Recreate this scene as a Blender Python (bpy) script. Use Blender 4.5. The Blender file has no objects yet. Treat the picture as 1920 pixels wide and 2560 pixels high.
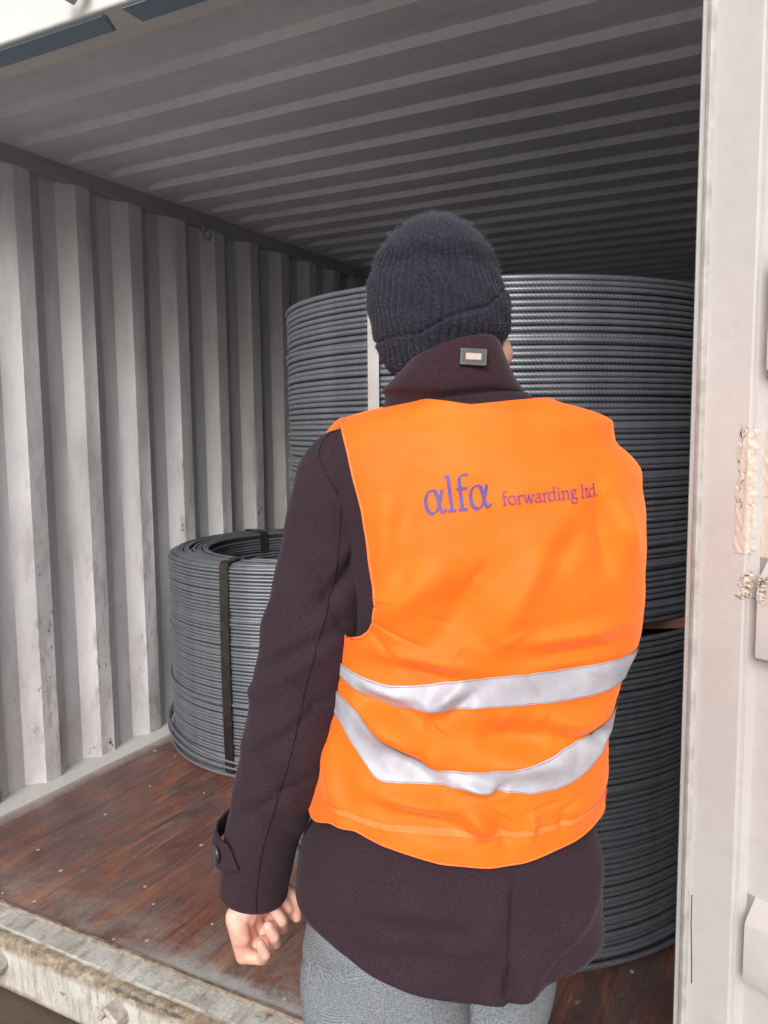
import bpy, bmesh, math, random
import numpy as np
from mathutils import Vector, Matrix
random.seed(7); rng = np.random.default_rng(11)
R = math.radians
scene = bpy.context.scene
C = scene.collection

# ------------------------------------------------------------------ camera, world, sun, exposure
cam_pos = Vector((2.54329, -1.44714, 1.37319))
yaw, pitch, roll = 0.482030, 0.103920, -0.010105
F = 1997.42
fw = Vector((-math.sin(yaw)*math.cos(pitch), math.cos(yaw)*math.cos(pitch), -math.sin(pitch)))
rt = Vector((math.cos(yaw), math.sin(yaw), 0)); up = rt.cross(fw)
rt, up = rt*math.cos(roll)+up*math.sin(roll), -rt*math.sin(roll)+up*math.cos(roll)
cd = bpy.data.cameras.new('camera'); cam = bpy.data.objects.new('camera', cd); C.objects.link(cam)
m = Matrix((rt, up, -fw)).transposed().to_4x4(); m.translation = cam_pos
cam.matrix_world = m
cd.sensor_fit = 'VERTICAL'; cd.sensor_height = 24.0; cd.lens = 24.0*F/2560.0
cd.clip_start = 0.02; cd.clip_end = 400
scene.camera = cam

SUN_EL, SUN_AZ = R(30), R(168)      # azimuth of the sun's place, clockwise from +Y
world = bpy.data.worlds.new("World"); scene.world = world; world.use_nodes = True
wn = world.node_tree.nodes; wl = world.node_tree.links; wn.clear()
sky = wn.new('ShaderNodeTexSky'); sky.sky_type = 'NISHITA'; sky.sun_disc = False
sky.sun_elevation = SUN_EL; sky.sun_rotation = SUN_AZ; sky.air_density = 1.0; sky.dust_density = 5.0; sky.ozone_density = 1.0
hs = wn.new('ShaderNodeHueSaturation'); hs.inputs['Saturation'].default_value = 0.34
bg = wn.new('ShaderNodeBackground'); bg.inputs['Strength'].default_value = 0.15
wo = wn.new('ShaderNodeOutputWorld')
wl.new(sky.outputs[0], hs.inputs['Color']); wl.new(hs.outputs[0], bg.inputs[0]); wl.new(bg.outputs[0], wo.inputs[0])
sd = bpy.data.lights.new('sun', 'SUN'); sun = bpy.data.objects.new('sun', sd); C.objects.link(sun)
sd.energy = 1.4; sd.angle = R(30); sd.color = (1.0, 0.955, 0.93)
sv = Vector((math.sin(SUN_AZ)*math.cos(SUN_EL), math.cos(SUN_AZ)*math.cos(SUN_EL), math.sin(SUN_EL)))
sun.rotation_euler = sv.to_track_quat('Z', 'Y').to_euler(); sun.location = (0, -6, 8)
scene.view_settings.view_transform = 'Standard'; scene.view_settings.look = 'None'
scene.view_settings.exposure = 0.15; scene.view_settings.gamma = 1.0
scene.view_settings.use_curve_mapping = False
scene.render.engine = 'CYCLES'
scene.cycles.max_bounces = 10; scene.cycles.diffuse_bounces = 6; scene.cycles.glossy_bounces = 4

# ------------------------------------------------------------------ material helpers
class NT:
    def __init__(s, name, rough=.6, metal=0.0, spec=.5):
        s.m = bpy.data.materials.new(name); s.m.use_nodes = True
        s.t = s.m.node_tree; s.n = s.t.nodes; s.l = s.t.links
        s.b = s.n['Principled BSDF']
        s.b.inputs['Roughness'].default_value = rough; s.b.inputs['Metallic'].default_value = metal
        s.b.inputs['Specular IOR Level'].default_value = spec
        s.co = None
    def coord(s, kind='Object', scale=(1,1,1), rot=(0,0,0)):
        tc = s.n.new('ShaderNodeTexCoord'); mp = s.n.new('ShaderNodeMapping')
        mp.inputs['Scale'].default_value = scale; mp.inputs['Rotation'].default_value = rot
        s.l.new(tc.outputs[kind], mp.inputs['Vector']); return mp.outputs[0]
    def noise(s, vec, scale=5, detail=4, rough=.55, dist=0.0):
        n = s.n.new('ShaderNodeTexNoise'); n.inputs['Scale'].default_value = scale
        n.inputs['Detail'].default_value = detail; n.inputs['Roughness'].default_value = rough
        n.inputs['Distortion'].default_value = dist; s.l.new(vec, n.inputs['Vector']); return n.outputs['Fac']
    def voro(s, vec, scale=5, feature='F1', rnd=1.0):
        n = s.n.new('ShaderNodeTexVoronoi'); n.inputs['Scale'].default_value = scale; n.feature = feature
        n.inputs['Randomness'].default_value = rnd; s.l.new(vec, n.inputs['Vector']); return n.outputs['Distance']
    def ramp(s, fac, stops):
        n = s.n.new('ShaderNodeValToRGB'); e = n.color_ramp.elements
        while len(e) < len(stops): e.new(.5)
        for i, (p, c) in enumerate(stops):
            e[i].position = p; c = c if isinstance(c, tuple) else (c, c, c); e[i].color = (*c, 1)
        s.l.new(fac, n.inputs[0]); return n.outputs[0]
    def mix(s, fac, a, b, mode='MIX'):
        n = s.n.new('ShaderNodeMix'); n.data_type = 'RGBA'; n.blend_type = mode
        for k, v in ((0, fac), (6, a), (7, b)):
            if isinstance(v, bpy.types.NodeSocket): s.l.new(v, n.inputs[k])
            elif k == 0: n.inputs[0].default_value = v
            else: n.inputs[k].default_value = (*v, 1)
        return n.outputs[2]
    def math(s, op, a, b=0.0):
        n = s.n.new('ShaderNodeMath'); n.operation = op
        for k, v in ((0, a), (1, b)):
            if isinstance(v, bpy.types.NodeSocket): s.l.new(v, n.inputs[k])
            else: n.inputs[k].default_value = v
        return n.outputs[0]
    def step(s, v, a, b):
        n = s.n.new('ShaderNodeMapRange'); n.interpolation_type = 'SMOOTHSTEP'
        s.l.new(v, n.inputs[0])
        for k, q in ((1, min(a, b)), (2, max(a, b)), (3, 0. if a < b else 1.), (4, 1. if a < b else 0.)): n.inputs[k].default_value = q
        return n.outputs[0]
    def sep(s, vec):
        n = s.n.new('ShaderNodeSeparateXYZ'); s.l.new(vec, n.inputs[0]); return n.outputs
    def color(s, c):
        if isinstance(c, tuple): s.b.inputs['Base Color'].default_value = (*c, 1)
        else: s.l.new(c, s.b.inputs['Base Color'])
    def rough(s, c): s.l.new(c, s.b.inputs['Roughness'])
    def bump(s, h, strength=.3, dist=.01):
        n = s.n.new('ShaderNodeBump'); n.inputs['Strength'].default_value = strength
        n.inputs['Distance'].default_value = dist; s.l.new(h, n.inputs['Height'])
        s.l.new(n.outputs[0], s.b.inputs['Normal'])

def m_paint(name, base, wear=.5, low_wear=True, rust=.5, dents=.0):
    """container paint: uneven grey, scuffs, chips showing dark primer and rust"""
    t = NT(name, .5); v = t.coord()
    big = t.noise(v, 1.6, 5, .6); fine = t.noise(v, 30, 6, .7)
    c = t.mix(t.ramp(big, [(.3, 0.), (.7, 1.)]), tuple(x*.86 for x in base), tuple(min(1, x*1.07) for x in base))
    c = t.mix(t.ramp(fine, [(.45, 0.), (.75, .25)]), c, tuple(x*.6 for x in base))
    vs = t.coord(scale=(3, 3, 40), rot=(.3, .5, .2))
    scr = t.ramp(t.noise(vs, 3.2, 5, .62), [(.66, 0.), (.70, .5*wear)])
    c = t.mix(scr, c, (.62, .61, .58))
    chips = t.ramp(t.noise(v, 21, 8, .72), [(.685, 0.), (.70, wear)])
    spots = t.ramp(t.noise(v, 2.5, 3, .5), [(.5, 0.), (.62, 1.)])
    c = t.mix(t.math('MULTIPLY', chips, spots), c, (.035, .028, .025))
    if rust:
        rr = t.ramp(t.noise(v, 9, 8, .75), [(.62, 0.), (.70, rust)])
        c = t.mix(t.math('MULTIPLY', rr, spots), c, (.16, .07, .035))
    t.color(c)
    t.rough(t.ramp(big, [(.3, .42), (.7, .62)]))
    h = t.math('ADD', t.math('MULTIPLY', t.noise(v, 4.5, 3, .5), .9), t.math('MULTIPLY', fine, .06))
    t.bump(h, .35 + dents, .012)
    return t.m

M = {}
M['wall'] = m_paint('grey_wall_paint', (.68, .655, .665), .8, True, .35, .25)
def m_wall():
    t = NT('grey_wall_paint', .5); v = t.coord(); px, py, pz = t.sep(v)
    big = t.noise(v, 1.8, 6, .62); fine = t.noise(v, 34, 7, .72)
    c = t.mix(t.ramp(big, [(.3, 0.), (.7, 1.)]), (.58, .575, .60), (.73, .725, .745))
    c = t.mix(t.ramp(t.noise(t.coord(scale=(1, 1, .22)), 9, 6, .65), [(.52, 0.), (.72, .45)]), c, (.40, .385, .38))
    low = t.step(pz, 1.7, .5)
    crest = t.step(px, -.022, -.004)
    lc = t.math('MULTIPLY', low, t.math('ADD', t.math('MULTIPLY', crest, .8), .2))
    sm = t.ramp(t.noise(t.coord(scale=(1, 1.5, .45)), 10, 8, .72), [(.50, 0.), (.60, .75)])
    c = t.mix(t.math('MULTIPLY', sm, lc), c, (.40, .385, .36))
    sh = t.ramp(t.noise(t.coord(scale=(1, 3, 2.6), rot=(.7, 0, 0)), 9, 7, .7), [(.62, 0.), (.66, .8)])
    c = t.mix(t.math('MULTIPLY', sh, low), c, (.78, .77, .74))
    ch = t.ramp(t.noise(t.coord(scale=(1, 1, .5)), 26, 8, .74), [(.60, 0.), (.62, 1.)])
    c = t.mix(t.math('MULTIPLY', ch, t.math('MULTIPLY', lc, t.ramp(t.noise(v, 3.3, 4, .6), [(.45, 0.), (.55, 1.)]))), c, (.03, .03, .035))
    ru = t.ramp(t.noise(v, 12, 9, .8), [(.62, 0.), (.66, .7)])
    c = t.mix(t.math('MULTIPLY', ru, t.step(pz, .6, .0)), c, (.17, .085, .05))
    t.color(c); t.rough(t.ramp(big, [(.3, .40), (.7, .6)]))
    t.bump(t.math('ADD', t.math('MULTIPLY', t.noise(v, 6, 4, .55), 1.0), t.math('MULTIPLY', fine, .05)), .6, .014)
    return t.m
M['wall'] = m_wall()
M['roof'] = m_paint('grey_roof_paint', (.72, .71, .75), .15, False, .1, .1)
M['rail'] = m_paint('grey_rail_paint', (.42, .41, .43), .3, False, .2)
M['door'] = m_paint('pale_door_paint', (.51, .485, .475), .3, False, .3)
M['outer'] = m_paint('outer_paint', (.62, .62, .60), .4, False, .5)
M['dark_seal'] = m_paint('dark_blue_seal', (.20, .27, .35), .3, False, .1)

def m_sill():
    t = NT('worn_sill_paint', .62); v = t.coord(); px, py, pz = t.sep(v)
    c = t.mix(t.ramp(t.noise(v, 6, 8, .7), [(.35, 0.), (.65, 1.)]), (.44, .43, .38), (.60, .595, .555))
    vs = t.coord(scale=(11, 3, 3), rot=(0, 0, R(50)))
    c = t.mix(t.ramp(t.noise(vs, 3.0, 9, .75), [(.48, 0.), (.62, .7)]), c, (.25, .21, .175))
    def band(y0, w): return t.math('MAXIMUM', t.math('SUBTRACT', 1.0, t.math('MULTIPLY', t.math('ABSOLUTE', t.math('SUBTRACT', py, y0)), 1.0/w)), 0.0)
    n2 = t.noise(v, 30, 9, .78); n3 = t.noise(t.coord(scale=(.5, 1, 1)), 16, 8, .75)
    upz = t.step(t.math('ADD', pz, t.math('MULTIPLY', n3, .03)), -.030, -.008)
    k = t.math('MULTIPLY', t.ramp(t.math('MULTIPLY', band(-.104, .034), t.math('ADD', n3, .35)), [(.24, 0.), (.50, .9)]), upz)
    dirt = t.ramp(n2, [(.36, (.10, .065, .045)), (.50, (.27, .20, .13)), (.62, (.44, .40, .32))])
    c = t.mix(k, c, dirt)
    k = t.ramp(t.math('MULTIPLY', band(-.010, .014), t.math('ADD', n3, .30)), [(.20, 0.), (.42, .95)])
    c = t.mix(k, c, t.ramp(n2, [(.38, (.12, .075, .05)), (.6, (.34, .28, .21))]))
    blk = t.math('MULTIPLY', t.ramp(t.math('MULTIPLY', band(-.112, .03), t.noise(v, 11, 9, .82)), [(.47, 0.), (.54, .9)]), t.math('MULTIPLY', upz, t.step(t.noise(v, 2.6, 3, .5), .48, .56)))
    c = t.mix(blk, c, (.045, .05, .06))
    ru = t.ramp(t.noise(v, 14, 9, .78), [(.60, 0.), (.645, .85)]); c = t.mix(ru, c, (.19, .085, .05))
    dn = t.ramp(t.noise(t.coord(scale=(26, 1, 1.0)), 2, 6, .6), [(.56, 0.), (.72, .55)]); c = t.mix(dn, c, (.30, .22, .13))
    low = t.step(t.math('ADD', pz, t.math('MULTIPLY', t.noise(v, 18, 6, .7), .05)), -.105, -.130); c = t.mix(low, c, (.20, .14, .09))
    t.color(c); t.bump(t.noise(v, 30, 9, .78), .8, .008); return t.m
M['sill'] = m_sill()

def m_floor():
    t = NT('worn_brown_plywood', .38, spec=.5); v = t.coord('Object')
    vg = t.coord(scale=(48, 1.2, 1)); g = t.noise(vg, 2.2, 9, .70, .15)
    c = t.ramp(g, [(.26, (.060, .024, .020)), (.42, (.125, .040, .028)), (.52, (.20, .066, .038)), (.62, (.26, .100, .055)), (.74, (.20, .12, .090))])
    vb = t.coord(scale=(3.0, 1.3, 1)); b = t.noise(vb, 1.7, 7, .68, 1.0)
    c = t.mix(t.ramp(b, [(.40, .85), (.58, 0.)]), c, (.062, .034, .036))
    c = t.mix(t.ramp(t.noise(t.coord(scale=(6, 1.5, 1)), 1.6, 6, .65, .8), [(.52, 0.), (.68, .7)]), c, (.34, .125, .048))
    c = t.mix(t.ramp(t.noise(t.coord(scale=(4, 1.2, 1), rot=(0, 0, .1)), 2.7, 8, .72, .5), [(.55, 0.), (.72, .6)]), c, (.19, .165, .16))
    sc = t.ramp(t.noise(t.coord(scale=(90, 1.3, 1), rot=(0, 0, .05)), 1.5, 3, .5), [(.64, 0.), (.70, .45)])
    c = t.mix(sc, c, (.36, .27, .20))
    sc = t.ramp(t.noise(t.coord(scale=(60, 3, 1), rot=(0, 0, .35)), 1.5, 3, .5), [(.70, 0.), (.73, .6)])
    c = t.mix(sc, c, (.42, .36, .29))
    px, py, pz = t.sep(t.coord())
    near = t.math('ADD', t.step(py, .26, .0), .08)
    right = t.step(t.math('ADD', px, t.math('MULTIPLY', t.noise(v, 9, 5, .6), .3)), 1.05, 1.35)
    dust = t.ramp(t.noise(v, 7, 9, .78), [(.42, 0.), (.70, .9)])
    c = t.mix(t.math('MULTIPLY', dust, near), c, (.36, .33, .29))
    nr2 = t.math('MULTIPLY', t.step(t.math('ADD', py, t.math('MULTIPLY', t.noise(v, 22, 9, .8), .16)), .150, .085), .75)
    c = t.mix(t.math('MULTIPLY', nr2, right), c, (.52, .52, .51))
    wallside = t.ramp(t.math('ADD', px, t.math('MULTIPLY', t.noise(v, 8, 6, .7), .10)), [(.07, .8), (.16, 0.)])
    gd = t.ramp(t.noise(v, 3.1, 8, .72), [(.36, .36), (.60, .0)]); c = t.mix(gd, c, (.15, .125, .125))
    c = t.mix(wallside, c, (.50, .48, .46))
    for sc_, lo_, k_ in ((75, .68, .7), (150, .68, .6), (28, .70, .5)):
        sp = t.ramp(t.noise(v, sc_, 4, .6), [(lo_-.02, 0.), (lo_+.04, k_)]); c = t.mix(sp, c, (.44, .38, .31))
    t.color(c); t.rough(t.ramp(b, [(.3, .28), (.7, .58)]))
    t.bump(t.math('ADD', g, t.math('MULTIPLY', t.noise(v, 60, 8, .8), .6)), .4, .004); return t.m
M['floor'] = m_floor()

def m_simple(name, c1, c2, sc=20, rough=.6, metal=0., bump=.2, bd=.003, spec=.5, sheen=0.):
    t = NT(name, rough, metal, spec); v = t.coord()
    n = t.noise(v, sc, 6, .65); t.color(t.mix(t.ramp(n, [(.35, 0.), (.65, 1.)]), c1, c2))
    if bump: t.bump(n, bump, bd)
    if sheen:
        t.b.inputs['Sheen Weight'].default_value = sheen; t.b.inputs['Sheen Roughness'].default_value = .5
    return t.m
t = NT('blue_grey_rebar', .40, .45); v = t.coord(); n = t.noise(v, 9, 6, .65)
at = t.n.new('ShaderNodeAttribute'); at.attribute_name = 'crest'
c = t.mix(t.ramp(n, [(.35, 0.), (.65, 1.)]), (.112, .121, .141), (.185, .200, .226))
c = t.mix(t.ramp(at.outputs['Fac'], [(.3, 0.), (.9, .8)]), c, (.44, .46, .50))  # paler rib crests: scuffed metal, with the bar's glints painted into the colour
t.color(c); M['steel_bar'] = t.m
M['steel_core'] = m_simple('dark_filler', (.02, .022, .027), (.035, .038, .045), 30, .6, .3, .3)  # near black: shade among the inner bars put into the colour; also floor base, wire
M['strap_dark'] = m_simple('dark_strap', (.026, .023, .023), (.065, .056, .052), 14, .38, .6, .1)
M['strap_pale'] = m_simple('pale_strap', (.52, .49, .47), (.62, .60, .58), 14, .35, .45, .05)
M['timber'] = m_simple('pale_timber', (.55, .40, .24), (.70, .55, .36), 12, .7, 0, .2)
M['dunnage'] = m_simple('brown_timber', (.16, .07, .04), (.27, .13, .08), 12, .7, 0, .2)
M['ground'] = None
t = NT('yard_ground', .9); v = t.coord()
c = t.ramp(t.noise(v, 2.2, 9, .7), [(.3, (.30, .275, .25)), (.6, (.46, .435, .41)), (.8, (.52, .50, .47))])
px, py, pz = t.sep(v)
c = t.mix(t.ramp(t.noise(v, 70, 6, .8), [(.5, 0.), (.75, .6)]), c, (.40, .37, .33))
c = t.mix(t.step(py, -5.0, -3.0), c, t.mix(.22, c, (.06, .05, .045)))  # near ground darkened, far ground left pale, to shape bounce light on the ceiling
c = t.mix(t.step(t.math('ADD', py, t.math('MULTIPLY', t.noise(v, 4, 6, .7), .3)), -.35, -.1), c, (.12, .085, .062))
t.color(c); t.bump(t.noise(v, 45, 8, .8), .8, .012); M['ground'] = t.m
M['keeper'] = m_simple('keeper_paint', (.34, .28, .25), (.56, .53, .50), 34, .55, 0, .5, .004)
M['screw'] = m_simple('screw_head', (.40, .34, .26), (.62, .56, .46), 60, .5, .3, .2)
M['skin'] = None
t = NT('skin', .5); v = t.coord()
c = t.mix(t.ramp(t.noise(v, 26, 4, .6), [(.35, 0.), (.65, 1.)]), (.62, .31, .235), (.76, .47, .375))
t.color(c); t.b.inputs['Subsurface Weight'].default_value = .12; t.b.inputs['Subsurface Radius'].default_value = (.01, .004, .002)
t.b.inputs['Subsurface Scale'].default_value = .5
t.bump(t.noise(v, 160, 4, .6), .15, .001); M['skin'] = t.m

def m_wool(name, a, b, fleck, sheen=.35, vsc=900):
    t = NT(name, .92, spec=.15); v = t.coord()
    n = t.noise(v, 380, 4, .75); n2 = t.noise(v, 9, 4, .6)
    c = t.mix(t.ramp(n, [(.38, 0.), (.62, 1.)]), a, b)
    f = t.ramp(t.noise(v, 620, 2, .5), [(.62, 0.), (.72, .55)])
    c = t.mix(f, c, fleck)
    li = t.ramp(t.noise(v, 46, 8, .85), [(.735, 0.), (.75, .4)])
    c = t.mix(li, c, (.20, .17, .19))
    c = t.mix(t.ramp(n2, [(.3, .25), (.7, 0.)]), c, tuple(x*.6 for x in a))
    t.color(c)
    t.b.inputs['Sheen Weight'].default_value = sheen; t.b.inputs['Sheen Roughness'].default_value = .45
    t.b.inputs['Sheen Tint'].default_value = (.75, .66, .78, 1)
    t.bump(t.math('ADD', t.math('MULTIPLY', n, .5), t.noise(v, 240, 4, .7)), .25, .0012)
    return t.m
M['coat'] = m_wool('plum_wool', (.027, .015, .0215), (.044, .026, .036), (.075, .038, .042), .08)
M['collar'] = m_wool('plum_collar_wool', (.026, .013, .018), (.046, .024, .032), (.08, .035, .04), .12)
M['hat'] = m_wool('navy_knit', (.011, .011, .017), (.030, .031, .045), (.05, .05, .068), .16)
M['seam'] = m_simple('dark_seam_thread', (.008, .005, .008), (.014, .009, .012), 200, .9, 0, 0)

t = NT('grey_tweed', .9, spec=.2)
v = t.coord(scale=(1, 1, 1), rot=(0, R(-9), 0))
x, y, z = t.sep(v)
wv = t.math('MULTIPLY', t.math('SINE', t.math('MULTIPLY', t.math('ADD', x, y), 1700.)), t.math('SINE', t.math('MULTIPLY', z, 1700.)))
wv = t.math('ADD', t.math('MULTIPLY', wv, .22), t.math('ADD', t.math('MULTIPLY', t.noise(v, 420, 3, .7), 1.5), -.25))
c = t.ramp(wv, [(.22, (.05, .062, .075)), (.80, (.33, .345, .365))])
t.color(t.mix(t.ramp(t.noise(v, 14, 4, .6), [(.3, .3), (.7, 0.)]), c, (.14, .17, .20)))
t.bump(wv, .3, .0006); M['trousers'] = t.m

t = NT('orange_vest_fabric', .62, spec=.25); v = t.coord(scale=(1, 1, 1))
x, y, z = t.sep(v)
kn = t.math('SINE', t.math('MULTIPLY', t.math('ADD', z, t.math('MULTIPLY', t.noise(v, 40, 2, .5), .002)), 2600.))
c = t.mix(t.ramp(t.noise(v, 7, 4, .55), [(.3, 0.), (.7, 1.)]), (1.0, .125, .005), (1.0, .165, .010))
t.color(c); t.b.inputs['Sheen Weight'].default_value = .4; t.b.inputs['Sheen Tint'].default_value = (1, .5, .2, 1)
t.bump(t.math('ADD', t.math('MULTIPLY', kn, .04), t.noise(v, 300, 3, .6)), .12, .0012); M['vest'] = t.m
M['trim'] = m_simple('orange_trim', (1.0, .16, .02), (1.0, .21, .05), 300, .7, 0, .3, .001)
t = NT('silver_reflective_tape', .58, .15); v = t.coord()
c = t.mix(t.ramp(t.noise(v, 24, 5, .6), [(.35, 0.), (.65, 1.)]), (.40, .395, .445), (.49, .485, .54))
cr = t.ramp(t.voro(t.coord(scale=(1, 1, .5), rot=(0, .5, 0)), 42, 'DISTANCE_TO_EDGE'), [(.0, .0), (.05, 1.)])
t.color(c); t.bump(t.math('ADD', t.noise(v, 33, 4, .6), t.math('ADD', t.math('MULTIPLY', cr, .12), t.math('MULTIPLY', t.voro(v, 900), .03))), .30, .004); M['tape_silver'] = t.m
M['stitch'] = m_simple('grey_stitch', (.20, .19, .20), (.28, .26, .27), 100, .8, 0, 0)
M['print'] = m_simple('blue_violet_print', (.080, .045, .19), (.115, .065, .25), 120, .6, 0, 0)
M['print_small'] = m_simple('plum_print', (.15, .038, .11), (.20, .05, .15), 160, .6, 0, 0)
M['leather'] = m_simple('black_leather', (.022, .023, .027), (.035, .037, .042), 90, .45, 0, .3, .001)
M['plate'] = m_simple('pale_metal_plate', (.34, .27, .24), (.44, .36, .32), 70, .5, .2, .1)
M['button'] = m_simple('dark_button', (.02, .02, .024), (.06, .06, .065), 70, .22, 0, .1)
M['packing_tape'] = None
t = NT('old_packing_tape', .22, spec=.6); v = t.coord()
c = t.mix(t.ramp(t.noise(v, 22, 6, .7, 1.2), [(.4, 0.), (.65, 1.)]), (.50, .43, .36), (.56, .51, .47)); t.color(c)
t.bump(t.noise(t.coord(scale=(1, 1, .35)), 50, 5, .6, 2.0), .4, .003); M['packing_tape'] = t.m
M['rubber'] = m_simple('grey_gasket', (.33, .32, .31), (.48, .47, .45), 30, .6, 0, .3)
M['shoe'] = m_simple('black_shoe', (.02, .018, .017), (.035, .03, .03), 40, .4, 0, .1)

# ------------------------------------------------------------------ mesh helpers
def empty(name, loc=(0, 0, 0), rz=0.0, parent=None):
    o = bpy.data.objects.new(name, None); C.objects.link(o); o.location = loc; o.rotation_euler = (0, 0, rz)
    o.empty_display_size = .1
    if parent: o.parent = parent
    return o
def tag(o, label=None, cat=None, group=None, kind=None):
    for k, v in (('label', label), ('category', cat), ('group', group), ('kind', kind)):
        if v: o[k] = v
    return o
def mesh(name, v, f, mat, parent=None, smooth=False, loc=None):
    me = bpy.data.meshes.new(name)
    me.from_pydata([tuple(map(float, p)) for p in v], [], [tuple(map(int, q)) for q in f])
    me.update(); me.materials.append(mat)
    if smooth: me.shade_smooth()
    o = bpy.data.objects.new(name, me); C.objects.link(o)
    if parent: o.parent = parent
    if loc: o.location = loc
    return o
def grid_faces(n, k, cu=False, cv=False):
    f = []
    for i in range(n if cu else n-1):
        a = i*k; b = ((i+1) % n)*k
        for j in range(k if cv else k-1):
            j2 = (j+1) % k
            f.append((a+j, b+j, b+j2, a+j2))
    return f
def grid(name, P, mat, parent=None, cu=False, cv=False, smooth=True, flip=False):
    P = np.asarray(P); n, k = P.shape[:2]
    f = grid_faces(n, k, cu, cv)
    if flip: f = [q[::-1] for q in f]
    return mesh(name, P.reshape(-1, 3), f, mat, parent, smooth)
class MB:
    def __init__(s): s.v = []; s.f = []
    def add(s, v, f):
        k = len(s.v); s.v += [tuple(p) for p in v]; s.f += [tuple(i+k for i in q) for q in f]
    def box(s, x0, x1, y0, y1, z0, z1):
        s.add([(x, y, z) for x in (x0, x1) for y in (y0, y1) for z in (z0, z1)],
              [(0, 1, 3, 2), (4, 6, 7, 5), (0, 4, 5, 1), (2, 3, 7, 6), (0, 2, 6, 4), (1, 5, 7, 3)])
    def prism(s, prof, axis, a, b):
        """closed 2D profile extruded along axis: prof in the other two coordinates"""
        n = len(prof); mk = {'x': lambda t, p: (t, p[0], p[1]), 'y': lambda t, p: (p[0], t, p[1]), 'z': lambda t, p: (p[0], p[1], t)}[axis]
        v = [mk(a, p) for p in prof]+[mk(b, p) for p in prof]
        f = [(i, (i+1) % n, n+(i+1) % n, n+i) for i in range(n)]+[tuple(range(n-1, -1, -1)), tuple(range(n, 2*n))]
        s.add(v, f)
    def tube(s, pts, r, seg=8, cap=True):
        pts = [Vector(p) for p in pts]; n = len(pts); rs = r if hasattr(r, '__len__') else [r]*n
        ring = []; up = Vector((0, 0, 1))
        for i, p in enumerate(pts):
            d = (pts[min(i+1, n-1)]-pts[max(i-1, 0)]).normalized()
            a = d.cross(up if abs(d.dot(up)) < .95 else Vector((1, 0, 0))).normalized(); b = d.cross(a)
            ring += [p+(a*math.cos(2*math.pi*k/seg)+b*math.sin(2*math.pi*k/seg))*rs[i] for k in range(seg)]
        f = grid_faces(n, seg, False, True)
        if cap: f += [tuple(range(seg)), tuple((n-1)*seg+k for k in range(seg-1, -1, -1))]
        s.add(ring, f)
    def build(s, name, mat, parent=None, smooth=False, bevel=0.):
        o = mesh(name, s.v, s.f, mat, parent, smooth)
        bm = bmesh.new(); bm.from_mesh(o.data); bmesh.ops.recalc_face_normals(bm, faces=bm.faces)
        bm.to_mesh(o.data); bm.free()
        if bevel:
            b = o.modifiers.new('bevel', 'BEVEL'); b.width = bevel; b.segments = 2; b.limit_method = 'ANGLE'
        return o
def boxo(name, b, mat, parent=None, bevel=0.):
    m_ = MB(); m_.box(*b); return m_.build(name, mat, parent, False, bevel)

# ------------------------------------------------------------------ ground
GZ = -.16
n = 60
xs = np.concatenate([np.linspace(-120, -3, 12), np.linspace(-2, 5, 100), np.linspace(6, 120, 12)])
ys = np.concatenate([np.linspace(-120, -3.2, 12), np.linspace(-2.5, .3, 60), np.linspace(.6, 160, 16)])
X, Y = np.meshgrid(xs, ys, indexing='ij')
Z = GZ + .004*np.sin(X*9.1+Y*4)*np.sin(Y*11.3) + rng.normal(0, .0015, X.shape)
tag(grid('ground', np.stack([X, Y, Z], -1), M['ground']), kind='structure')

# ------------------------------------------------------------------ container
W, L, H = 2.40, 5.9, 2.39
box = tag(empty('shipping_container'), 'open grey steel shipping container with ribbed walls and brown plywood floor', 'container')

def corrugated(length, y0, pitch, segs, depth):
    """profile points (along, out): door-facing slope, proud flat, far slope, recessed flat"""
    s1, fl, s2, rec = segs
    pts = [(0.0, depth)]; y = y0
    while y > 0: y -= pitch
    while y < length:
        for a, d in ((y, depth), (y+s1, 0.), (y+s1+fl, 0.), (y+s1+fl+s2, depth)):
            if 0 < a < length: pts.append((a, d))
        y += pitch
    pts.append((length, depth)); return pts
wp = corrugated(L, .508, .278, (.068, .070, .068, .072), .036)
def side_wall(x_in, sgn, name):
    zs = np.linspace(.005, 2.34, 24)
    # subdivide so that small dents can bend the sheet
    pp = []
    for (a, d), (a2, d2) in zip(wp[:-1], wp[1:]):
        for k in range(3): pp.append((a+(a2-a)*k/3, d+(d2-d)*k/3))
    pp.append(wp[-1]); P = []
    ph = rng.uniform(0, 6, (len(pp), 2))
    for i, (a, d) in enumerate(pp):
        row = []
        for z in zs:
            w = .0022*math.sin(z*4.1+ph[i//3*3 % len(pp), 0])+.0016*math.sin(z*9.7+a*3.)
            low = max(0, 1.25-z)
            w += .004*low*math.sin(a*23+z*13)*math.sin(z*21+a*7)
            row.append((x_in-sgn*(d+w*.8+.002), a+w*.7, z))
        P.append(row)
    o = grid(name, P, M['wall'], box, smooth=True, flip=(sgn > 0))
    o.data.set_sharp_from_angle(angle=R(20)) if hasattr(o.data, 'set_sharp_from_angle') else None
    return o
side_wall(0, 1, 'side_wall'); side_wall(W, -1, 'side_wall')
def outer_skin(x0, x1): 
    return boxo('outer_skin', (x0, x1, .05, L, .0, 2.45), M['outer'], box)
outer_skin(-.062, -.045); outer_skin(W+.045, W+.062)
# end wall
P = [[(x, L-.01-(.0 if (k % 4) in (0, 3) else .04), z) for z in (0, 2.39)] for k, x in enumerate(np.linspace(-.04, W+.04, 45))]
grid('end_wall', P, M['wall'], box, smooth=False)
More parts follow.
